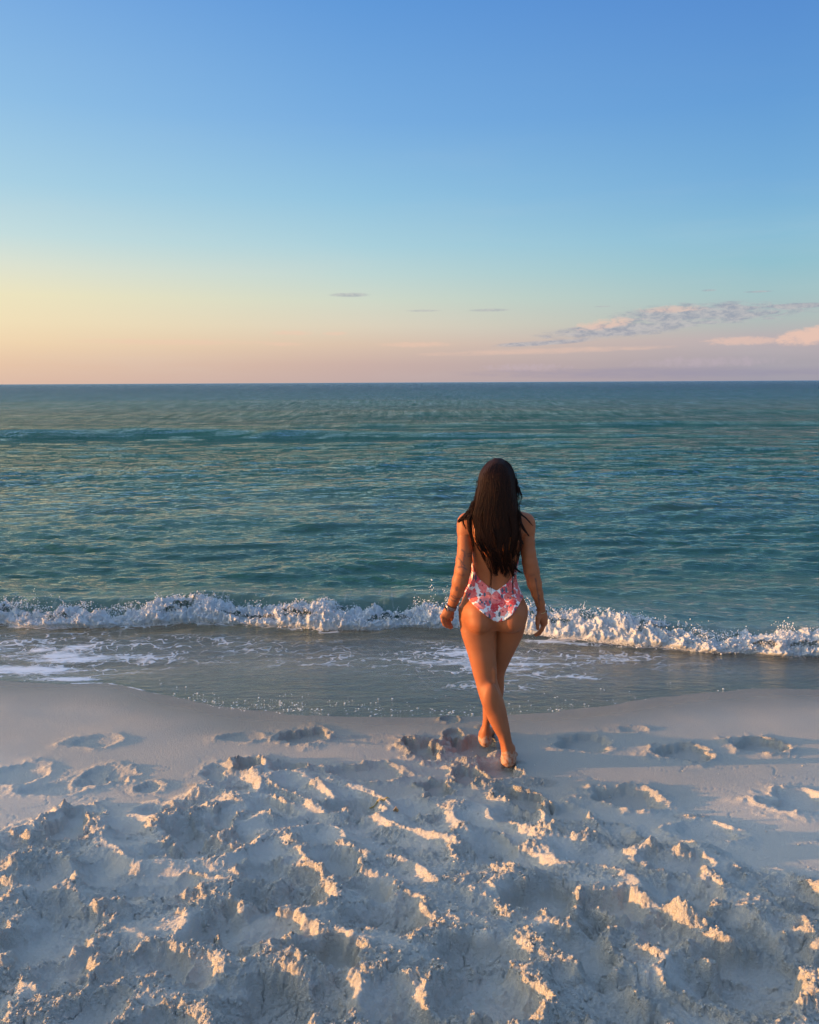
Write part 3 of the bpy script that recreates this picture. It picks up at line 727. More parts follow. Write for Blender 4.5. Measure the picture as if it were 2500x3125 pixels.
class Field:
    def __init__(s, lo, hi, h):
        s.lo = np.array(lo, float); s.h = h
        s.n = np.ceil((np.array(hi) - s.lo) / h).astype(int) + 1
        s.ax = [s.lo[i] + np.arange(s.n[i]) * h for i in range(3)]
        s.F = np.full(s.n, 1., np.float32)

    def block(s, lo, hi):
        a = np.clip(np.floor((np.array(lo) - s.lo) / s.h).astype(int), 0, s.n - 1); b = np.clip(np.ceil((np.array(hi) - s.lo) / s.h).astype(int) + 1, 0, s.n)
        sl = tuple(slice(a[i], b[i]) for i in range(3))
        return sl, s.ax[0][sl[0]][:, None, None], s.ax[1][sl[1]][None, :, None], s.ax[2][sl[2]][None, None, :]

    def add(s, lo, hi, fn, k=.02, sub=False):
        pad = max(k, .012) * 1.6
        sl, x, y, z = s.block(np.array(lo) - pad, np.array(hi) + pad)
        if min(x.size, y.size, z.size) == 0: return
        d = fn(x, y, z).astype(np.float32)
        s.F[sl] = -smin(-s.F[sl], d, k) if sub else smin(s.F[sl], d, k)

    def cone(s, a, b, ra, rb, k=.02, sub=False, flat=(1, 1, 1)):
        a = np.array(a, float); b = np.array(b, float); r = max(ra, rb); ab = b - a; L2 = max((ab ** 2).sum(), 1e-9)
        def fn(x, y, z):
            t = np.clip(((x - a[0]) * ab[0] + (y - a[1]) * ab[1] + (z - a[2]) * ab[2]) / L2, 0, 1)
            return np.sqrt((x - a[0] - t * ab[0]) ** 2 + (y - a[1] - t * ab[1]) ** 2 + (z - a[2] - t * ab[2]) ** 2) - (ra + (rb - ra) * t)
        s.add(np.minimum(a, b) - r, np.maximum(a, b) + r, fn, k, sub)

    def chain(s, pts, rs, k=.02):
        for i in range(len(pts) - 1): s.cone(pts[i], pts[i + 1], rs[i], rs[i + 1], k)

    def ell(s, c, r, k=.02, sub=False, tilt=0.):
        c = np.array(c, float); r = np.array(r, float); ct, st = math.cos(tilt), math.sin(tilt)
        def fn(x, y, z):
            X_ = (x - c[0]) * ct + (z - c[2]) * st; Z_ = -(x - c[0]) * st + (z - c[2]) * ct
            k0 = np.sqrt((X_ / r[0]) ** 2 + ((y - c[1]) / r[1]) ** 2 + (Z_ / r[2]) ** 2)
            k1 = np.sqrt((X_ / r[0] ** 2) ** 2 + ((y - c[1]) / r[1] ** 2) ** 2 + (Z_ / r[2] ** 2) ** 2)
            return k0 * (k0 - 1) / np.maximum(k1, 1e-6)
        m_ = r.max() * np.ones(3)
        s.add(c - m_, c + m_, fn, k, sub)

    def stack(s, z, cx, cy, a, b, k=.02, power=2., zpad=.01):
        """a column of ellipses: centre and half-widths given at heights z (descending or ascending)"""
        o = np.argsort(z); z, cx, cy, a, b = [np.asarray(q, float)[o] for q in (z, cx, cy, a, b)]
        zz = np.arange(z[0] - .05, z[-1] + .05, .004); kn = np.exp(-np.linspace(-2, 2, 11) ** 2); kn /= kn.sum()
        sm = lambda q: np.convolve(np.pad(np.interp(zz, z, q), 5, 'edge'), kn, 'valid')
        C_ = [sm(q) for q in (cx, cy, a, b)]
        def fn(x, y, zq):
            X0, Y0, A_, B_ = [np.interp(zq, zz, q) for q in C_]
            q = ((np.abs(x - X0) / A_) ** power + (np.abs(y - Y0) / B_) ** power) ** (1 / power)
            d = (q - 1) * np.minimum(A_, B_) * np.where(q > 1, 1., 1.)
            return np.maximum(d, np.maximum(z[0] - zq, zq - z[-1]))
        s.add([min(cx - a), min(cy - b), z[0]], [max(cx + a), max(cy + b), z[-1]], fn, k)


def surface_nets(F, lo, h):
    n = np.array(F.shape); ins = F < 0
    def sh(a, i, j, k): return a[i:n[0] - 1 + i, j:n[1] - 1 + j, k:n[2] - 1 + k]
    cnt = np.zeros(n - 1, np.int8)
    for i in (0, 1):
        for j in (0, 1):
            for k in (0, 1): cnt += sh(ins, i, j, k)
    act = (cnt > 0) & (cnt < 8)
    ci = np.argwhere(act); idx = np.full(n - 1, -1, np.int64); idx[act] = np.arange(len(ci))
    P = np.zeros((len(ci), 3)); Nn = np.zeros(len(ci))
    cor = [(i, j, k) for i in (0, 1) for j in (0, 1) for k in (0, 1)]
    val = {c: F[ci[:, 0] + c[0], ci[:, 1] + c[1], ci[:, 2] + c[2]].astype(float) for c in cor}
    for c in cor:
        for ax in range(3):
            if c[ax] == 0:
                d = list(c); d[ax] = 1; d = tuple(d)
                a, b = val[c], val[d]; m_ = (a < 0) != (b < 0)
                t = np.where(m_, a / np.where(m_, a - b, 1), 0)
                q = np.tile(np.array(c, float), (len(ci), 1)); q[:, ax] += t
                P += q * m_[:, None]; Nn += m_
    P = (ci + P / Nn[:, None]) * h + lo
    faces = []
    for ax in range(3):
        u, v = [(1, 2), (2, 0), (0, 1)][ax]
        s0 = [slice(1, -1)] * 3; s0[ax] = slice(0, n[ax] - 1)
        s1 = list(s0); s1[ax] = slice(1, n[ax])
        a = ins[tuple(s0)]; b = ins[tuple(s1)]
        for flip, m_ in ((False, a & ~b), (True, ~a & b)):
            e = np.argwhere(m_)
            if len(e) == 0: continue
            e = e + np.array([0 if i == ax else 1 for i in range(3)])
            def g(du, dv):
                q = e.copy(); q[:, u] += du; q[:, v] += dv; return idx[q[:, 0], q[:, 1], q[:, 2]]
            f = np.stack([g(-1, -1), g(0, -1), g(0, 0), g(-1, 0)], 1)
            faces.append(f[:, ::-1] if flip else f)
    return P, np.concatenate(faces)


# ------------------------------------------------------------------ the walker
YP = 4.25
U1 = lambda x, y: (1250 + np.asarray(x, float) / 3.1364, 1350 + np.asarray(y, float) / 3.1364)   # detail pictures used for measuring
U2 = lambda x, y: (1250 + np.asarray(x, float) / 3.1364, 1750 + np.asarray(y, float) / 3.1364)


def p1(x, y, Y=YP): return at_y(*U1(x, y), Y)
def p2(x, y, Y=YP): return at_y(*U2(x, y), Y)


def rows(fn, tab, Yc, B):
    y, l, r = np.array(tab, float).T
    Yc = np.broadcast_to(Yc, y.shape); B = np.broadcast_to(B, y.shape)
    L_, R_ = fn(l, y, Yc), fn(r, y, Yc)
    return (L_[:, 2] + R_[:, 2]) / 2, (L_[:, 0] + R_[:, 0]) / 2, Yc, (R_[:, 0] - L_[:, 0]) / 2, B


base_pt = at_z(1500, 2305, 0.); BASE = np.array([base_pt[0], 4.25, 0.0])
LO, HI = [BASE[0] - .36, 3.93, -.09], [BASE[0] + .33, 4.66, 1.68]
VOX = .0042
bf = Field(LO, HI, VOX)
# torso
tab = [(745, 600, 1060), (800, 560, 1082), (900, 578, 1072), (1000, 592, 1056), (1100, 602, 1040), (1200, 598, 1022), (1290, 584, 1012), (1350, 562, 1025), (1440, 528, 1060), (1500, 506, 1090), (1600, 488, 1108), (1690, 500, 1100), (1760, 540, 1060)]
Yc = [4.285, 4.285, 4.285, 4.285, 4.290, 4.300, 4.305, 4.300, 4.290, 4.285, 4.280, 4.280, 4.285]
B = [.085, .105, .108, .104, .096, .088, .086, .090, .100, .106, .108, .104, .085]
z, cx, cy, a, b = rows(p1, tab, Yc, B); bf.stack(z, cx, cy, a, b, .03, 2.25)
# neck, shoulders, head
nb = p1(842, 700, 4.29); nt_ = p1(842, 520, 4.27)
bf.cone(nb, nt_, .058, .052, .04)
for sx in (560, 1100):
    bf.cone(p1(800 if sx < 800 else 885, 690, 4.28), p1(sx, 775, 4.275), .050, .052, .05)
hc = p1(842, 345, 4.285)
bf.ell(hc + (0, 0, .018), (.072, .090, .076), .03); bf.ell(hc + (0, .03, -.040), (.058, .068, .075), .03)
bf.cone(hc + (0, .088, .01), hc + (0, .108, -.030), .009, .014, .012)        # nose
bf.ell(hc + (0, .082, -.060), (.024, .014, .009), .008); bf.ell(hc + (0, .070, -.095), (.024, .022, .018), .02)
for s_x in (-1, 1):
    bf.ell(hc + (s_x * .031, .092, .012), (.016, .010, .010), .008, sub=True); bf.ell(hc + (s_x * .032, .088, .030), (.024, .012, .007), .012)
    bf.ell(hc + (s_x * .074, .005, -.005), (.010, .020, .030), .008)
# chest in front
for s_x in (-1, 1): bf.ell(p1(835 + s_x * 120, 960, 4.375), (.058, .050, .058), .04)
# shoulder blades and spine
for s_x in (-1, 1): bf.ell(p1(835 + s_x * 130, 900, 4.195), (.050, .022, .075), .03, tilt=-s_x * .2)
bf.cone(p1(835, 900, 4.165), p1(828, 1230, 4.205), .012, .010, .025, sub=True)
bf.cone(p1(828, 1230, 4.205), p1(835, 1420, 4.185), .010, .010, .025, sub=True)
for s_x in (-1, 1): bf.cone(p1(833 + s_x * 62, 1050, 4.225), p1(832 + s_x * 62, 1330, 4.245), .030, .028, .03)
# legs
lf = Field(LO, HI, VOX); lf2 = Field(LO, HI, VOX)
tl = [(330, 490, 815), (400, 485, 824), (450, 484, 828), (550, 491, 829), (600, 500, 829), (700, 534, 829), (800, 566, 830), (900, 592, 835), (960, 606, 836), (1000, 619, 836), (1050, 634, 845), (1100, 645, 862), (1200, 675, 897), (1300, 714, 925), (1400, 752, 944), (1500, 806, 962), (1580, 853, 976), (1640, 882, 988), (1700, 896, 1005)]
Yc = np.interp([q[0] for q in tl], [330, 500, 700, 1000, 1250, 1500, 1700], [4.275, 4.268, 4.262, 4.225, 4.175, 4.135, 4.118])
B = np.interp([q[0] for q in tl], [330, 450, 600, 800, 950, 1050, 1200, 1300, 1500, 1640, 1700], [.080, .074, .076, .078, .064, .060, .061, .056, .040, .034, .034])
z, cx, cy, a, b = rows(p2, tl, Yc, B); lf.stack(z, cx, cy, a, b, .02, 2.1)
tr_ = [(330, 812, 1106), (400, 828, 1110), (450, 830, 1110), (500, 826, 1105), (550, 812, 1096), (600, 800, 1080), (700, 762, 1030), (800, 742, 977), (900, 722, 932), (950, 716, 912), (1000, 712, 905), (1050, 710, 906), (1100, 706, 905), (1180, 698, 893), (1250, 698, 866), (1300, 701, 828), (1350, 702, 794), (1400, 703, 774), (1450, 697, 768), (1500, 688, 772), (1540, 684, 772)]
Yc = np.interp([q[0] for q in tr_], [330, 500, 700, 1000, 1250, 1540], [4.285, 4.30, 4.34, 4.385, 4.40, 4.405])
B = np.interp([q[0] for q in tr_], [330, 450, 600, 800, 950, 1050, 1150, 1300, 1450, 1540], [.080, .074, .076, .078, .062, .056, .058, .048, .034, .034])
z, cx, cy, a, b = rows(p2, tr_, Yc, B); lf2.stack(z, cx, cy, a, b, .02, 2.1)
# hollow of the knee with its two cords
lf.cone(p2(812, 930, 4.182), p2(816, 1040, 4.172), .008, .007, .016)
lf.ell(p2(780, 1190, 4.145), (.040, .030, .075), .03); lf.cone(p2(900, 1560, 4.105), p2(935, 1700, 4.088), .010, .012, .012)
lf.cone(p2(905, 1600, 4.13), p2(925, 1690, 4.135), .022, .022, .02)
# near foot: heel high, toes pressed into the sand
hp = p2(940, 1785, 4.105)
lf.ell(hp, (.034, .040, .040), .022)
lf.cone(p2(950, 1690, 4.118), hp + (.006, .01, .0), .032, .033, .02)
toe = hp + np.array([.035, .17, -.058])
lf.cone(hp + (.012, .03, -.008), toe, .034, .030, .03); lf.ell(toe + (0, .0, 0), (.042, .045, .020), .03)
lf.ell(hp + (.020, .070, -.014), (.022, .05, .020), .02)
for i in range(5): lf.cone(toe + (-.032 + .016 * i, .02, -.002), toe + (-.030 + .018 * i, .065 - .008 * i, -.008), .012 if i else .015, .009 if i else .012, .008)
for s_x in (-1, 1): lf.ell(p2(947 + s_x * 42, 1668, 4.13), (.010, .013, .013), .012)
# far foot flat on the sand, pointing away
hp2 = p2(722, 1608, 4.395)
lf2.ell(hp2, (.030, .036, .036), .02); lf2.cone(p2(728, 1520, 4.405), hp2 + (0, .02, .01), .030, .030, .02)
toe2 = hp2 + np.array([.035, .175, -.018])
lf2.cone(hp2 + (.004, .04, .012), toe2, .032, .022, .03); lf2.ell(toe2, (.042, .042, .018), .03)
lf2.ell(hp2 + (.024, .05, -.012), (.022, .05, .018), .02)
for i in range(5): lf2.cone(toe2 + (-.032 + .016 * i, .02, -.004), toe2 + (-.030 + .016 * i, .062 - .006 * i, -.006), .012, .009, .008)
for s_x in (-1, 1): lf2.ell(p2(728 + s_x * 46, 1530, 4.41), (.010, .013, .013), .012)
# seat
for cxp, fx in ((668, lf), (978, lf2)):
    c = p2(cxp, 385, 4.238)
    fx.ell(c, (.082, .106, .098), .022, tilt=.12 if cxp < 800 else -.12)
    fx.ell(p2(cxp + (4 if cxp < 800 else -14), 450, 4.212), (.070, .088, .064), .010)
legs = smin(lf.F, lf2.F, .007); del lf2
zax = bf.ax[2][None, None, :]
bf.F = smin(bf.F, legs, .030).astype(np.float32)
bf.cone(p2(826, 250, 4.165), p2(831, 420, 4.130), .005, .009, .016, sub=True); bf.cone(p2(831, 420, 4.130), p2(829, 545, 4.155), .009, .004, .014, sub=True)
# arms as their own field, joined softly only at the shoulder
af = Field(LO, HI, VOX)
LA = [(560, 778, 4.275, .050), (534, 860, 4.262, .0405), (531, 950, 4.245, .0375), (531, 1030, 4.235, .0385), (521, 1130, 4.222, .0410), (512, 1220, 4.212, .0425), (486, 1330, 4.215, .0418), (457, 1430, 4.225, .0345), (425, 1510, 4.238, .0265), (402, 1565, 4.248, .0235)]
RA = [(1100, 782, 4.275, .049), (1122, 860, 4.270, .0405), (1128, 950, 4.260, .0375), (1138, 1060, 4.250, .0380), (1152, 1150, 4.245, .0395), (1168, 1230, 4.245, .0405), (1196, 1350, 4.255, .0375), (1224, 1450, 4.270, .0300), (1250, 1540, 4.283, .0240), (1262, 1600, 4.290, .0225)]
for T in (LA, RA): af.chain([p1(q[0], q[1], q[2]) for q in T], [q[3] for q in T], .012)
af.ell(p1(505, 1245, 4.178), (.014, .012, .018), .012)
q5 = lambda x, y, Y: at_y(1320 + x / 10.78, 1750 + y / 10.78, Y)
q6 = lambda x, y, Y: at_y(1580 + x / 9.8, 1750 + y / 9.8, Y)
# left hand: back of the hand towards the sun, fingers relaxed and curling inwards
kn = [q5(318, 1410, 4.245), q5(392, 1428, 4.258), q5(462, 1425, 4.275), q5(535, 1400, 4.292)]
wr = q5(595, 1165, 4.250)
for i, kx in enumerate(kn): af.cone(wr + ((kx - wr) * .18), kx, .019, .0125, .012)
af.ell((wr + sum(kn) / 4) / 2, (.024, .030, .034), .02)
fing = [([(318, 1410), (330, 1570), (385, 1690), (470, 1760)], [4.245, 4.238, 4.240, 4.248]), ([(392, 1428), (412, 1600), (490, 1730), (592, 1795)], [4.258, 4.250, 4.252, 4.262]),
        ([(462, 1425), (486, 1600), (545, 1725), (632, 1775)], [4.275, 4.270, 4.272, 4.28]), ([(535, 1400), (552, 1560), (585, 1680), (640, 1745)], [4.292, 4.290, 4.292, 4.298])]
for (pp, yy), r0 in zip(fing, (.0086, .0094, .0096, .0092)):
    af.chain([q5(x_, y_, Y_) for (x_, y_), Y_ in zip(pp, yy)], [r0 * 1.12, r0, r0 * .92, r0 * .80], .004)
af.chain([q5(600, 1230, 4.275), q5(640, 1330, 4.298), q5(640, 1440, 4.312), q5(625, 1530, 4.318)], [.015, .012, .0105, .009], .006)
# right hand: seen from its edge, thumb hanging apart, fingers bent towards the thigh
wr = q6(712, 1150, 4.292); kn = [q6(815, 1490, 4.288), q6(790, 1495, 4.302), q6(765, 1490, 4.318), q6(738, 1470, 4.334)]
for kx in kn: af.cone(wr + ((kx - wr) * .15), kx, .018, .0135, .012)
af.ell((wr + sum(kn) / 4) / 2, (.026, .030, .036), .02)
for i, (kx, dx, dy, r0) in enumerate(zip(kn, (0, -8, -22, -10), (0, -14, 4, 40), (.0090, .0098, .0100, .0092))):
    Y0 = 4.284 + .017 * i
    af.chain([kx, q6(748 + dx, 1650 + dy, Y0), q6(660 + dx, 1765 + dy, Y0 + .004), q6(548 + dx, 1862 + dy - i * 18, Y0 + .01)], [r0 * 1.2, r0, r0 * .95, r0 * .82], .004)
af.chain([q6(655, 1215, 4.280), q6(612, 1330, 4.268), q6(598, 1480, 4.262), q6(602, 1655, 4.262)], [.015, .0130, .0105, .0088], .010)
kz = np.where(zax > p1(0, 880)[2], .032, .005)
body_F = smin(bf.F, af.F, kz).astype(np.float32)
V, Fc = surface_nets(body_F, bf.lo, VOX)
# light smoothing of the grid surface
def relax(V, Fc, it=2, lam=.5):
    e = np.concatenate([Fc[:, [0, 1]], Fc[:, [1, 2]], Fc[:, [2, 3]], Fc[:, [3, 0]]]); e = np.concatenate([e, e[:, ::-1]])
    deg = np.bincount(e[:, 0], minlength=len(V))[:, None]
    for k in range(it):
        A_ = np.stack([np.bincount(e[:, 0], V[e[:, 1], i], len(V)) for i in range(3)], 1) / np.maximum(deg, 1)
        V = V + (lam if k % 2 == 0 else -.45) * (A_ - V)
    return V
V = relax(V, Fc, 4)

# where tattoo lines, sandy skin lie
def to_px(V):
    d = V - CAM; w_ = d @ FWD
    return 1250 + 2500 * (d @ RIGHT) / w_, 1562.5 - 2500 * (d @ UP) / w_
qx, qy = to_px(V); c1x, c1y = (qx - 1250) * 3.1364, (qy - 1350) * 3.1364
ink = np.zeros(len(V)); rear = V[:, 1] < 4.30
def line(pts, wd, s=1.):
    global ink
    for (xa, ya), (xb, yb) in zip(pts[:-1], pts[1:]):
        L2 = (xb - xa) ** 2 + (yb - ya) ** 2 + 1e-6; t_ = np.clip(((c1x - xa) * (xb - xa) + (c1y - ya) * (yb - ya)) / L2, 0, 1)
        d = np.hypot(c1x - xa - t_ * (xb - xa), c1y - ya - t_ * (yb - ya)); ink = np.maximum(ink, min(1., s * 1.8) * np.exp(-(d / (wd * 1.35)) ** 2) * rear)
line([(500, 1030), (525, 1045), (528, 1090)], 6, .7); line([(470, 1110), (500, 1140), (515, 1160), (520, 1100)], 5, .6); line([(465, 1195), (505, 1190), (545, 1215)], 5, .7)
line([(555, 1070), (590, 1060), (600, 1085), (560, 1090)], 5, .5); line([(490, 1130), (510, 1170), (530, 1180)], 5, .6); line([(490, 1150), (500, 1195)], 5, .5)
line([(448, 1388), (460, 1386), (462, 1410), (450, 1420), (445, 1400), (448, 1388)], 6, 1.); line([(454, 1400), (456, 1412)], 7, .7)
line([(400, 1470), (425, 1490), (455, 1500), (480, 1492)], 5, .6); line([(385, 1490), (410, 1515), (440, 1520)], 5, .5); line([(420, 1465), (445, 1482)], 5, .5)
line([(1207, 1310), (1213, 1350), (1222, 1400), (1232, 1460), (1240, 1520), (1243, 1555)], 4, .7); line([(1225, 1450), (1245, 1470), (1228, 1490), (1250, 1510)], 4, .5); line([(1204, 1305), (1212, 1330)], 6, .6)
line([(478, 1262), (500, 1275), (520, 1268)], 9, .35); line([(1150, 1275), (1190, 1270)], 12, .25)
c2y = c1y - 1254.5
sandy = np.maximum(sstep(1660, 1740, c2y) * (V[:, 1] < 4.33), sstep(1520, 1585, c2y) * (V[:, 1] >= 4.33) * (c1x < 800))
sandy *= np.clip(.65 + .6 * fbm(V[:, 0] * 60, V[:, 2] * 60, 2), 0, 1)

skin, nt, out = material('skin')
geo = nt.new('ShaderNodeTexCoord').outputs['Object']
sn = nt.noise(geo, 9, 4, .6); sf = nt.noise(geo, 220, 3, .6)
sc_ = nt.mix(sn, (.29, .088, .032), (.42, .136, .050))
sc_ = nt.mix(nt.m('MULTIPLY', nt.attr('ink'), .80), sc_, (.05, .04, .045))
sand_f = nt.rng(nt.m('ADD', nt.attr('sandy'), nt.m('MULTIPLY', nt.m('SUBTRACT', nt.noise(geo, 420, 3, .7), .5), 1.6)), .35, .75)
sc_ = nt.mix(nt.m('MULTIPLY', sand_f, .50), sc_, (.60, .46, .34))
sb = nt.principled(Base_Color=sc_, Roughness=nt.m('ADD', .54, nt.m('MULTIPLY', sand_f, .4)), Specular_IOR_Level=.30, Subsurface_Weight=.08, Subsurface_Scale=.01,
                   Subsurface_Radius=(1., .35, .2), Normal=nt.bump(nt.m('ADD', sf, nt.m('MULTIPLY', sand_f, 3.)), .12, .004))
nt.t.links.new(sb, out.inputs[0])
person = bpy.data.objects.new('person', None); C.objects.link(person); person.location = BASE
person['label'] = 'woman with long dark hair in a pink floral swimsuit walking barefoot towards the sea'
person['category'] = 'person'
body = mesh_obj('body', V, Fc, skin, person, origin=BASE, attrs={'ink': ink, 'sandy': sandy})

# ---- swimsuit: shell around the body, cut by its neckline and leg openings
def curve_x(pts):
    q = np.array([p1(x_, y_, 4.20) for x_, y_ in pts]); o = np.argsort(q[:, 0]); q = q[o]
    return lambda x: np.interp(x, q[:, 0], q[:, 2])
neck_back = curve_x([(300, 1000), (560, 1085), (598, 1150), (612, 1190), (628, 1232), (648, 1275), (680, 1312), (730, 1356), (780, 1392), (832, 1420), (880, 1388), (930, 1348), (975, 1295), (992, 1262), (1010, 1210), (1035, 1120), (1300, 1000)])
leg_back = curve_x([(300, 1330), (505, 1425), (528, 1440), (545, 1470), (562, 1500), (600, 1545), (650, 1595), (700, 1640), (760, 1680), (815, 1708), (850, 1720), (890, 1712), (940, 1692), (990, 1655), (1030, 1610), (1060, 1560), (1080, 1515), (1092, 1480), (1110, 1440), (1300, 1300)])
X3 = bf.ax[0][:, None, None]; Y3 = bf.ax[1][None, :, None]; Z3 = bf.ax[2][None, None, :]
front_w = sstep(4.26, 4.34, Y3)
NP_ = [(300, 1000), (560, 1085), (598, 1150), (612, 1190), (628, 1232), (648, 1275), (680, 1312), (730, 1356), (780, 1392), (832, 1420), (880, 1388), (930, 1348), (975, 1295), (992, 1262), (1010, 1210), (1035, 1120), (1300, 1000)]
LP_ = [(300, 1330), (505, 1425), (528, 1440), (545, 1470), (562, 1500), (600, 1543), (650, 1590), (700, 1632), (760, 1678), (800, 1706), (835, 1722), (870, 1718), (920, 1700), (970, 1664), (1010, 1618), (1045, 1560), (1068, 1520), (1090, 1480), (1110, 1440), (1300, 1300)]
dxg, dyg, dzg = X3 - CAM[0], Y3 - CAM[1], Z3 - CAM[2]
wq = (dyg * FWD[1] + dzg * FWD[2]).astype(np.float32)
gx_ = ((2500 * (dxg * RIGHT[0] + dyg * RIGHT[1] + dzg * RIGHT[2]) / wq).astype(np.float32)) * 3.1364
gy_ = ((1562.5 - 1350 - 2500 * (dxg * UP[0] + dyg * UP[1] + dzg * UP[2]) / wq).astype(np.float32)) * 3.1364
MM = 4.25 / 2500 / 3.1364
dn_ = (np.interp(gx_, *np.array(NP_, float).T) - gy_) * MM; dl_ = (gy_ - np.interp(gx_, *np.array(LP_, float).T)) * MM
zt = p1(830, 870, 4.35)[2]
zb_f = np.maximum(leg_back(X3), p1(830, 1735, 4.25)[2]) + .015
reg = (np.maximum(dn_, dl_) * (1 - front_w) + np.maximum(Z3 - zt, zb_f - Z3) * front_w) * .75
wr_n = np.zeros(reg.shape, np.float32)
suit_F = np.maximum(smin(bf.F, legs, .02) - .0042, reg)
suit_F = np.where((Z3 > p1(0, 1800, 4.25)[2]) & (Z3 < p1(0, 800, 4.25)[2]), suit_F, .05).astype(np.float32)
Vs, Fs = surface_nets(suit_F, bf.lo, VOX); Vs = relax(Vs, Fs, 4)
# gathered cloth along the centre seam
sx_, sy_ = to_px(Vs); ux = (sx_ - 1250) * 3.1364; uy = (sy_ - 1350) * 3.1364
gat = np.exp(-((ux - 845) / 45) ** 2) * sstep(1400, 1440, uy) * (Vs[:, 1] < 4.2)
ph = (uy + .45 * np.abs(ux - 845)) / 26. * 2 * np.pi + 2 * perlin(uy / 40, ux / 40)
Vs[:, 1] += gat * .0030 * np.sin(ph)
diag = np.exp(-((uy - 1505 - .95 * (ux - 560)) / 22) ** 2) * (ux < 780) + np.exp(-((uy - 1470 - .75 * (ux - 560)) / 14) ** 2) * (ux < 760)
Vs[:, 1] -= .003 * diag * (Vs[:, 1] < 4.2)
suit_m, nt, out = material('floral_cloth')
oc = nt.new('ShaderNodeTexCoord').outputs['Object']
w1 = nt.noise(oc, 26, 3, .6, out=1); wsum = nt.new('ShaderNodeVectorMath', operation='MULTIPLY_ADD')
nt.put(wsum.inputs[0], w1); wsum.inputs[1].default_value = (.022, .022, .022); nt.put(wsum.inputs[2], oc)
pv = wsum.outputs[0]
fd = nt.vor(pv, 29, 'F1', .85); fcol = nt.vor(pv, 29, 'F1', .85, 1)
fs = nt.new('ShaderNodeSeparateColor'); nt.put(fs.inputs[0], fcol)
petn = nt.noise(pv, 85, 4, .7)
ins_ = nt.rng(nt.m('ADD', fd, nt.m('MULTIPLY', nt.m('SUBTRACT', petn, .5), .55)), .69, .62)
ins_ = nt.m('MULTIPLY', ins_, nt.m('GREATER_THAN', fs.outputs[0], .06))
pink = nt.ramp(fs.outputs[1], [(0, (.76, .07, .09)), (.35, (.82, .13, .13)), (.6, (.86, .25, .23)), (.8, (.84, .15, .10)), (1, (.62, .03, .05))])
pink = nt.mix(nt.m('MULTIPLY', nt.rng(petn, .50, .62), .40), pink, (.90, .42, .40))
pink = nt.mix(nt.rng(fd, .17, .10), pink, (.42, .02, .04))
cl = nt.mix(ins_, (.86, .82, .80), pink)
lv = nt.mapping(oc, loc=(.3, .1, .2), rot=(.5, .9, .4), scale=(1, 1, .38))
ld = nt.vor(lv, 42, 'F1', 1.); lcol = nt.vor(lv, 42, 'F1', 1., 1)
ls = nt.new('ShaderNodeSeparateColor'); nt.put(ls.inputs[0], lcol)
lf_ = nt.m('MULTIPLY', nt.rng(ld, .31, .27), nt.m('GREATER_THAN', ls.outputs[0], .40))
lv2 = nt.mapping(oc, loc=(.7, .5, .1), rot=(.2, -.8, .1), scale=(1, 1, .34))
ld2 = nt.vor(lv2, 46, 'F1', 1.); lcol2 = nt.vor(lv2, 46, 'F1', 1., 1)
ls2 = nt.new('ShaderNodeSeparateColor'); nt.put(ls2.inputs[0], lcol2)
lf2_ = nt.m('MULTIPLY', nt.rng(ld2, .30, .26), nt.m('GREATER_THAN', ls2.outputs[1], .50))
cl = nt.mix(nt.m('MAXIMUM', lf_, lf2_), cl, nt.mix(ls.outputs[2], (.045, .075, .125), (.13, .17, .20)))
nt.t.links.new(nt.principled(Base_Color=cl, Roughness=.6, Specular_IOR_Level=.3, Sheen_Weight=.1, Normal=nt.bump(nt.noise(oc, 45, 3, .5), .25, .006)), out.inputs[0])
suit = mesh_obj('swimsuit', Vs, Fs, suit_m, person, origin=BASE)
suit['label'] = 'open-backed one-piece swimsuit printed with pink flowers and dark leaves'

# ---- hair
hair_m, nt, out = material('dark_hair')
hn = nt.noise(nt.mapping(nt.new('ShaderNodeTexCoord').outputs['Object'], scale=(1, 1, .06)), 160, 3, .6)
nt.t.links.new(nt.principled(Base_Color=nt.mix(hn, (.0012, .0008, .0007), (.034, .009, .0035)), Roughness=.55, Specular_IOR_Level=.14, Normal=nt.bump(hn, .6, .01)), out.inputs[0])
ht = [(158, 815, 875), (175, 775, 915), (200, 742, 952), (250, 700, 985), (300, 674, 1002), (400, 656, 1015), (500, 636, 1024), (600, 614, 1038), (650, 600, 1044), (700, 588, 1050), (800, 598, 1062), (900, 612, 1062), (1000, 650, 1048), (1080, 700, 1035), (1160, 745, 1015), (1230, 785, 985)]
hY = np.interp([q[0] for q in ht], [158, 200, 300, 450, 560, 650, 750, 900, 1100, 1230], [4.285, 4.285, 4.268, 4.24, 4.215, 4.195, 4.185, 4.175, 4.185, 4.195])
hB = np.interp([q[0] for q in ht], [158, 175, 200, 250, 300, 450, 560, 650, 750, 900, 1100, 1230], [.022, .05, .075, .098, .106, .098, .075, .058, .048, .040, .028, .016])
hz, hx, hy, ha, hb = rows(p1, ht, hY, hB)
o = np.argsort(hz); hz, hx, hy, ha, hb = hz[o], hx[o], hy[o], ha[o], hb[o]
hfd = Field([BASE[0] - .2, 4.0, .85], [BASE[0] + .2, 4.45, 1.68], .005)
hfd.stack(hz[4:], hx[4:], hy[4:] , ha[4:] * .90, hb[4:] * .88, .01)
hfd.ell(hc + (0, -.004, .016), (.080, .101, .087), .02)
Vh, Fh = surface_nets(hfd.F, hfd.lo, .005); Vh = relax(Vh, Fh, 4)
NS, NP = 2600, 26
tri_v, tri_f = [], []
ztop, zbot = hz[-1], hz[0]
th_ = rng.uniform(-1.12 * np.pi / 1, 1.12 * np.pi / 1, NS)
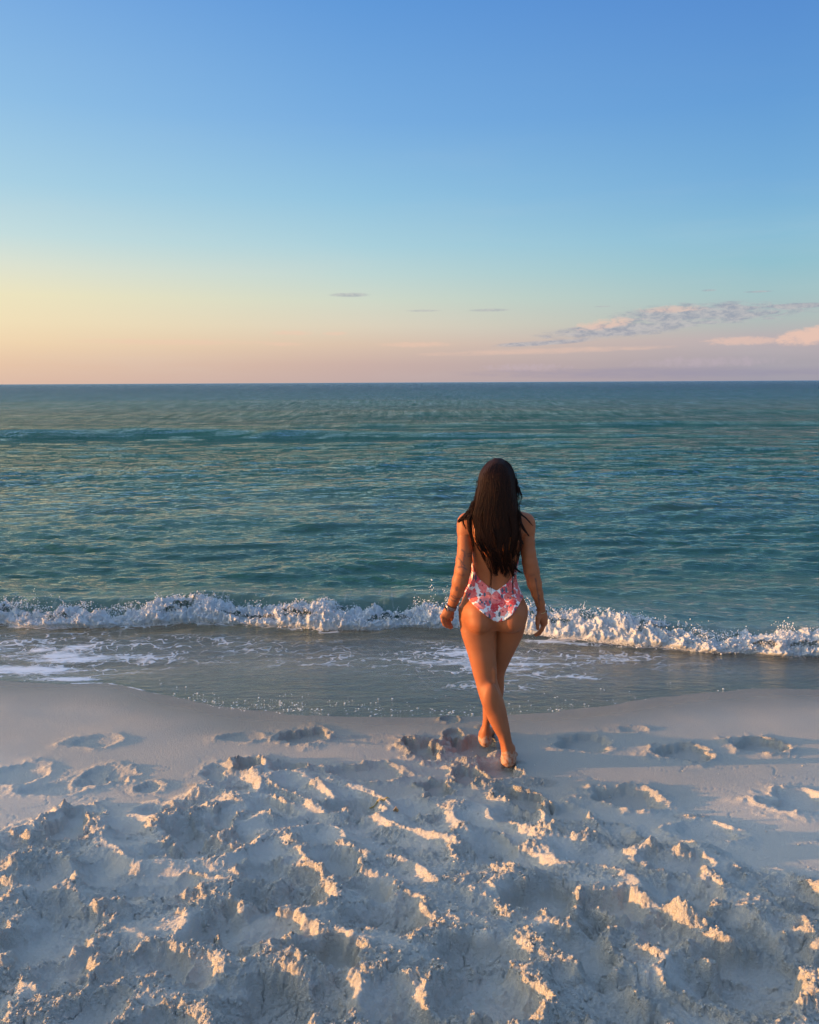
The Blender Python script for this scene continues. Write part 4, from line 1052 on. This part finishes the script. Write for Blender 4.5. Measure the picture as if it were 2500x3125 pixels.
# angle round the head: -pi/2 .. pi/2 is the side seen from the beach
phi = np.where(np.arange(NS) < NS * .85, rng.uniform(-1.9, 1.9, NS), rng.uniform(-np.pi, np.pi, NS))
clump = np.round(phi * 5.5 + rng.normal(0, .25, NS)) / 5.5
z_end = zbot - .015 + np.where(np.abs(phi) > 1.2, .30, .0) + np.abs(rng.normal(0, .085, NS)) + .11 * np.abs(np.sin(phi)) ** 2
z_end = np.minimum(z_end, 1.34)
tpar = np.linspace(0, 1, NP)
Zs = ztop - .004 - (ztop - z_end)[:, None] * tpar[None] ** 1.05
lift = rng.normal(0, 1, NS)
A_ = np.interp(Zs, hz, ha); B_ = np.interp(Zs, hz, hb); CX = np.interp(Zs, hz, hx); CY = np.interp(Zs, hz, hy)
below = sstep(1.35, 1.0, Zs)
ph_ = phi[:, None] * (1 - .45 * below) + (clump - phi)[:, None] * .55 * below * .55
ph_ = ph_ + .24 * perlin(Zs * 5 + clump[:, None] * 7.3, clump[:, None] * 3.1 + 0 * Zs) * sstep(0, .3, tpar)[None] + .05 * perlin(Zs * 16 + phi[:, None] * 31, phi[:, None] * 13 + 0 * Zs)
rad = 1 + .035 * lift[:, None] * below + .03 * np.abs(perlin(phi[:, None] * 8 + 0 * Zs, Zs * 4)) - .02 + .16 * (perlin(clump[:, None] * 9 + 0 * Zs, Zs * 6)) * below
PXh = CX + A_ * rad * np.sin(ph_); PYh = CY - B_ * rad * np.cos(ph_)
PXh = PXh + (.014 * perlin(Zs * 11 + clump[:, None] * 5.1, clump[:, None] * 17 + 0 * Zs) + .007 * perlin(Zs * 22 + phi[:, None] * 9, phi[:, None] * 23 + 0 * Zs)) * below
PYh = PYh - .010 * np.abs(perlin(clump[:, None] * 11 + 0 * Zs, Zs * 5)) * below
paths = [np.stack([PXh[i], PYh[i], Zs[i]], -1) for i in range(NS)]
wid = list(rng.uniform(.0014, .0034, NS))
def lock(pts, n, spread, w_=.0013, ys_=4.17):
    n = int(n * 1.4); spread *= 1.4
    P0 = np.array([p1(q[0], q[1], q[2] if len(q) > 2 else ys_) for q in pts]); s0 = np.linspace(0, 1, len(P0)); s1 = np.linspace(0, 1, NP)
    for _ in range(n):
        P_ = np.stack([np.interp(s1, s0, P0[:, i]) for i in range(3)], -1)
        for __ in range(2): P_[1:-1] = (P_[:-2] + P_[1:-1] * 2 + P_[2:]) / 4
        off = rng.normal(0, spread, 3) * (1, 1, .6); P_ += off * (1 - .5 * s1[:, None]) + .002 * np.sin(s1 * 9 + rng.random() * 6)[:, None] * np.array([1, .5, 0])
        paths.append(P_); wid.append(w_ * rng.uniform(.6, 1.2))
lock([(620, 570, 4.22), (600, 630, 4.21), (545, 690, 4.215), (490, 735, 4.23), (466, 765, 4.25)], 34, .0055)
lock([(600, 640, 4.21), (540, 700, 4.20), (505, 740, 4.205), (520, 790, 4.20), (545, 830, 4.195)], 8, .003)
lock([(600, 680, 4.18), (575, 730, 4.175), (580, 820, 4.17), (600, 900, 4.17), (612, 1000, 4.17)], 22, .005)
lock([(1035, 640, 4.19), (1070, 690, 4.18), (1120, 730, 4.19), (1180, 800, 4.22)], 7, .003, .0014)
lock([(1050, 660, 4.18), (1060, 760, 4.165), (1100, 840, 4.17), (1148, 900, 4.18)], 14, .004)
lock([(1055, 850, 4.16), (1060, 930, 4.155), (1095, 975, 4.165)], 8, .004, .0014)
lock([(1050, 950, 4.16), (1040, 1040, 4.16), (1020, 1100, 4.165)], 16, .007)
lock([(640, 900, 4.165), (665, 980, 4.155), (700, 1060, 4.16), (740, 1140, 4.165)], 16, .005)
lock([(960, 1100, 4.165), (1000, 1180, 4.165), (1040, 1230, 4.17), (1085, 1255, 4.175)], 8, .003, .0014)
lock([(780, 1050, 4.15), (800, 1150, 4.16), (820, 1250, 4.175), (835, 1275, 4.18)], 30, .010)
lock([(900, 1050, 4.15), (900, 1150, 4.16), (930, 1240, 4.175), (915, 1290, 4.185)], 26, .010)
lock([(960, 1050, 4.15), (975, 1150, 4.16), (985, 1230, 4.175), (1005, 1280, 4.185)], 24, .009)
lock([(1005, 320, 4.24), (1040, 430, 4.23), (1070, 520, 4.22), (1062, 590, 4.22)], 7, .003, .0011)
lock([(1000, 300, 4.24), (1030, 440, 4.22), (1048, 560, 4.21)], 10, .004, .0012)
lock([(905, 180, 4.26), (960, 220, 4.25), (995, 300, 4.24), (1010, 400, 4.23)], 10, .004, .0012)
lock([(850, 160, 4.28), (800, 145, 4.28), (765, 130, 4.28)], 2, .001, .0008)
lock([(780, 800, 4.145), (800, 860, 4.13), (825, 930, 4.135), (815, 1010, 4.14)], 8, .004, .002)
for _ in range(90):                       # stray single hairs
    sgn = rng.choice([-1, 1]); z0_ = rng.uniform(1.0, 1.60); ln = rng.uniform(.06, .22); zz_ = z0_ - ln * tpar
    a0 = np.interp(zz_, hz, ha); x0_ = np.interp(zz_, hz, hx) + sgn * (a0 * .96 + rng.uniform(.002, .014) * np.sin(tpar * np.pi * rng.uniform(.6, 1.)) + .003 * perlin(zz_ * 25, tpar * 0 + rng.random() * 50))
    paths.append(np.stack([x0_, np.interp(zz_, hz, hy) - .02 * rng.random(), zz_], -1)); wid.append(.0008)
Pn = np.array(paths); Wn = np.array(wid)
n = len(Pn); tg = np.gradient(Pn, axis=1); tg /= np.linalg.norm(tg, axis=2, keepdims=True) + 1e-9
sd = np.cross(tg, np.array([0, 1., .2])); sd /= np.linalg.norm(sd, axis=2, keepdims=True) + 1e-9; up_ = np.cross(sd, tg)
tp = (Wn[:, None] * (.35 + .65 * np.sin(np.clip(tpar * 1.05 + .10, 0, 1) * np.pi) ** .5))[..., None] * np.ones((1, NP, 1))
tp[:, -1] *= .2
ring = np.stack([Pn + sd * tp * math.cos(a_k) * 1.3 + up_ * tp * math.sin(a_k) for a_k in (0.3, 2.4, 4.5)], 2)     # n, NP, 3, xyz
i0 = np.arange(n)[:, None, None] * NP * 3 + np.arange(NP - 1)[None, :, None] * 3; kk_ = np.arange(3)[None, None]
q0 = i0 + kk_; q1 = i0 + (kk_ + 1) % 3
Fst = np.stack([q0, q1, q1 + 3, q0 + 3], -1).reshape(-1, 4)
Vall = np.concatenate([Vh, ring.reshape(-1, 3)]); Fall = np.concatenate([Fh, Fst + len(Vh)])
hair = mesh_obj('hair', Vall, Fall, hair_m, person, origin=BASE)
hair['label'] = 'long loose dark brown hair falling to the lower back'

# ---- wrist watch and bracelet
def simple_mat(name, c, r=.4, metal=0.):
    m_, nt, out = material(name); nz_ = nt.noise(nt.new('ShaderNodeTexCoord').outputs['Object'], 300, 2)
    nt.t.links.new(nt.principled(Base_Color=nt.mix(nz_, tuple(q * .85 for q in c), tuple(min(1, q * 1.1) for q in c)), Roughness=r, Metallic=metal), out.inputs[0]); return m_


def ring_band(c, axis, rx, ry, width, thick, ref):
    axis = np.array(axis, float); axis /= np.linalg.norm(axis); e1_ = np.cross(axis, ref); e1_ /= np.linalg.norm(e1_); e2_ = np.cross(axis, e1_)
    n_ = 40; V_ = []
    for i in range(n_):
        t_ = i / n_ * 2 * np.pi
        for (w_, o_) in ((-.5, 0), (-.42, 1), (.42, 1), (.5, 0)):
            V_.append(c + axis * width * w_ + e1_ * math.cos(t_) * (rx + thick * o_) + e2_ * math.sin(t_) * (ry + thick * o_))
    F_ = [[i * 4 + j, ((i + 1) % n_) * 4 + j, ((i + 1) % n_) * 4 + (j + 1) % 4, i * 4 + (j + 1) % 4] for i in range(n_) for j in range(4)]
    return np.array(V_), np.array(F_)


def disc(c, nrm_, r, h, seg=32, bev=.15):
    nrm_ = np.array(nrm_, float); nrm_ /= np.linalg.norm(nrm_); e1_ = np.cross(nrm_, (0, 0, 1.)); e1_ /= np.linalg.norm(e1_); e2_ = np.cross(nrm_, e1_)
    V_ = []; prof_ = [(r * .9, 0), (r, h * .3), (r, h * .75), (r * (1 - bev), h), (r * .001, h)]
    for rr_, hh_ in prof_:
        for i in range(seg): V_.append(c + nrm_ * hh_ + (e1_ * math.cos(i / seg * 6.2832) + e2_ * math.sin(i / seg * 6.2832)) * rr_)
    F_ = [[j * seg + i, j * seg + (i + 1) % seg, (j + 1) * seg + (i + 1) % seg, (j + 1) * seg + i] for j in range(len(prof_) - 1) for i in range(seg)]
    return np.array(V_), np.array(F_)


wc = q5(625, 1105, 4.246); ax_w = p1(402, 1565, 4.248) - p1(440, 1475, 4.232)
V_, F_ = ring_band(wc, ax_w, .0262, .0262, .020, .0028, (0, 1., 0))
watch = mesh_obj('watch', V_, F_, simple_mat('grey_strap', (.16, .13, .12), .5), person, origin=BASE); watch['label'] = 'round dark wrist watch on a grey strap'
nw = np.array([-.92, -.34, -.10]); cw = wc + nw / np.linalg.norm(nw) * .0225
V_, F_ = disc(cw, nw, .0200, .0105); mesh_obj('watch_case', V_, F_, simple_mat('watch_metal', (.55, .42, .36), .3, .8), watch, origin=BASE)
V_, F_ = disc(cw + nw / np.linalg.norm(nw) * .0095, nw, .0170, .0022); mesh_obj('watch_face', V_, F_, simple_mat('watch_glass', (.012, .012, .016), .12), watch, origin=BASE)
bc = q6(715, 1135, 4.291); ax_b = p1(1262, 1600, 4.290) - p1(1240, 1500, 4.278)
V_, F_ = ring_band(bc, ax_b + np.array([0, 0, .0]), .0245, .0245, .0040, .0018, (0, 1., 0))
brace = mesh_obj('bracelet', V_, F_, simple_mat('bracelet_gold', (.62, .42, .20), .3, .9), person, origin=BASE); brace['label'] = 'thin gold bracelet with two dark beads'
for dx_, dz_ in ((-.0265, .008), (.0275, .001)):
    v_, f_ = ico(2); f_ = np.concatenate([f_, f_[:, 2:]], 1)
    mesh_obj('bead', v_ * (.0045, .0055, .0062) + bc + (dx_, 0, dz_), v0_f if False else np.array(ico(2)[1]), simple_mat('dark_bead', (.02, .012, .01), .3), brace, origin=BASE)

# ------------------------------------------------------------------ small things lying on the sand
leaf_m = simple_mat('dry_blade', (.50, .36, .09), .7)
c = ground(1158, 2462); zc = float(sand_z(c[0], c[1]))
tt = np.linspace(-1, 1, 14); V_ = []
for t_ in tt:
    xx = c[0] + t_ * .048; yy = c[1] - t_ * .012 + .006 * t_ * t_; zz = float(sand_z(xx, yy)) + .005
    w_ = .005 * (1 - t_ * t_) ** .6 + .0008
    V_ += [(xx, yy - w_, zz + .002), (xx, yy, zz + .0045), (xx, yy + w_, zz + .002), (xx, yy, zz - .001)]
F_ = [[i * 4 + j, i * 4 + (j + 1) % 4, (i + 1) * 4 + (j + 1) % 4, (i + 1) * 4 + j] for i in range(13) for j in range(4)]
bl_ = mesh_obj('dry_grass_blade', V_, F_, leaf_m, origin=c); bl_.location = c
bl_['label'] = 'short yellow dry grass blade lying flat on the trodden sand'; bl_['category'] = 'grass blade'
c = ground(1209, 2496); zc = float(sand_z(c[0], c[1])); V_ = []
for i in range(7):
    for j in range(7):
        u_ = (i - 3) / 3; v_ = j / 6
        V_.append((c[0] + u_ * .013 * math.sin(v_ * 2.6 + .3), c[1] + .012 * (1 - u_ * u_) * (1 - .4 * v_), zc - .004 + v_ * .030 * (1 - .25 * abs(u_))))
F_ = grid_faces(7, 7)
sh = mesh_obj('shell', V_, F_, simple_mat('shell_tan', (.52, .34, .18), .4), origin=c); sh.location = c
md = sh.modifiers.new('thick', 'SOLIDIFY'); md.thickness = .002
sh['label'] = 'small tan shell fragment standing up in the trodden sand'; sh['category'] = 'shell'

S.cycles.use_denoising = True
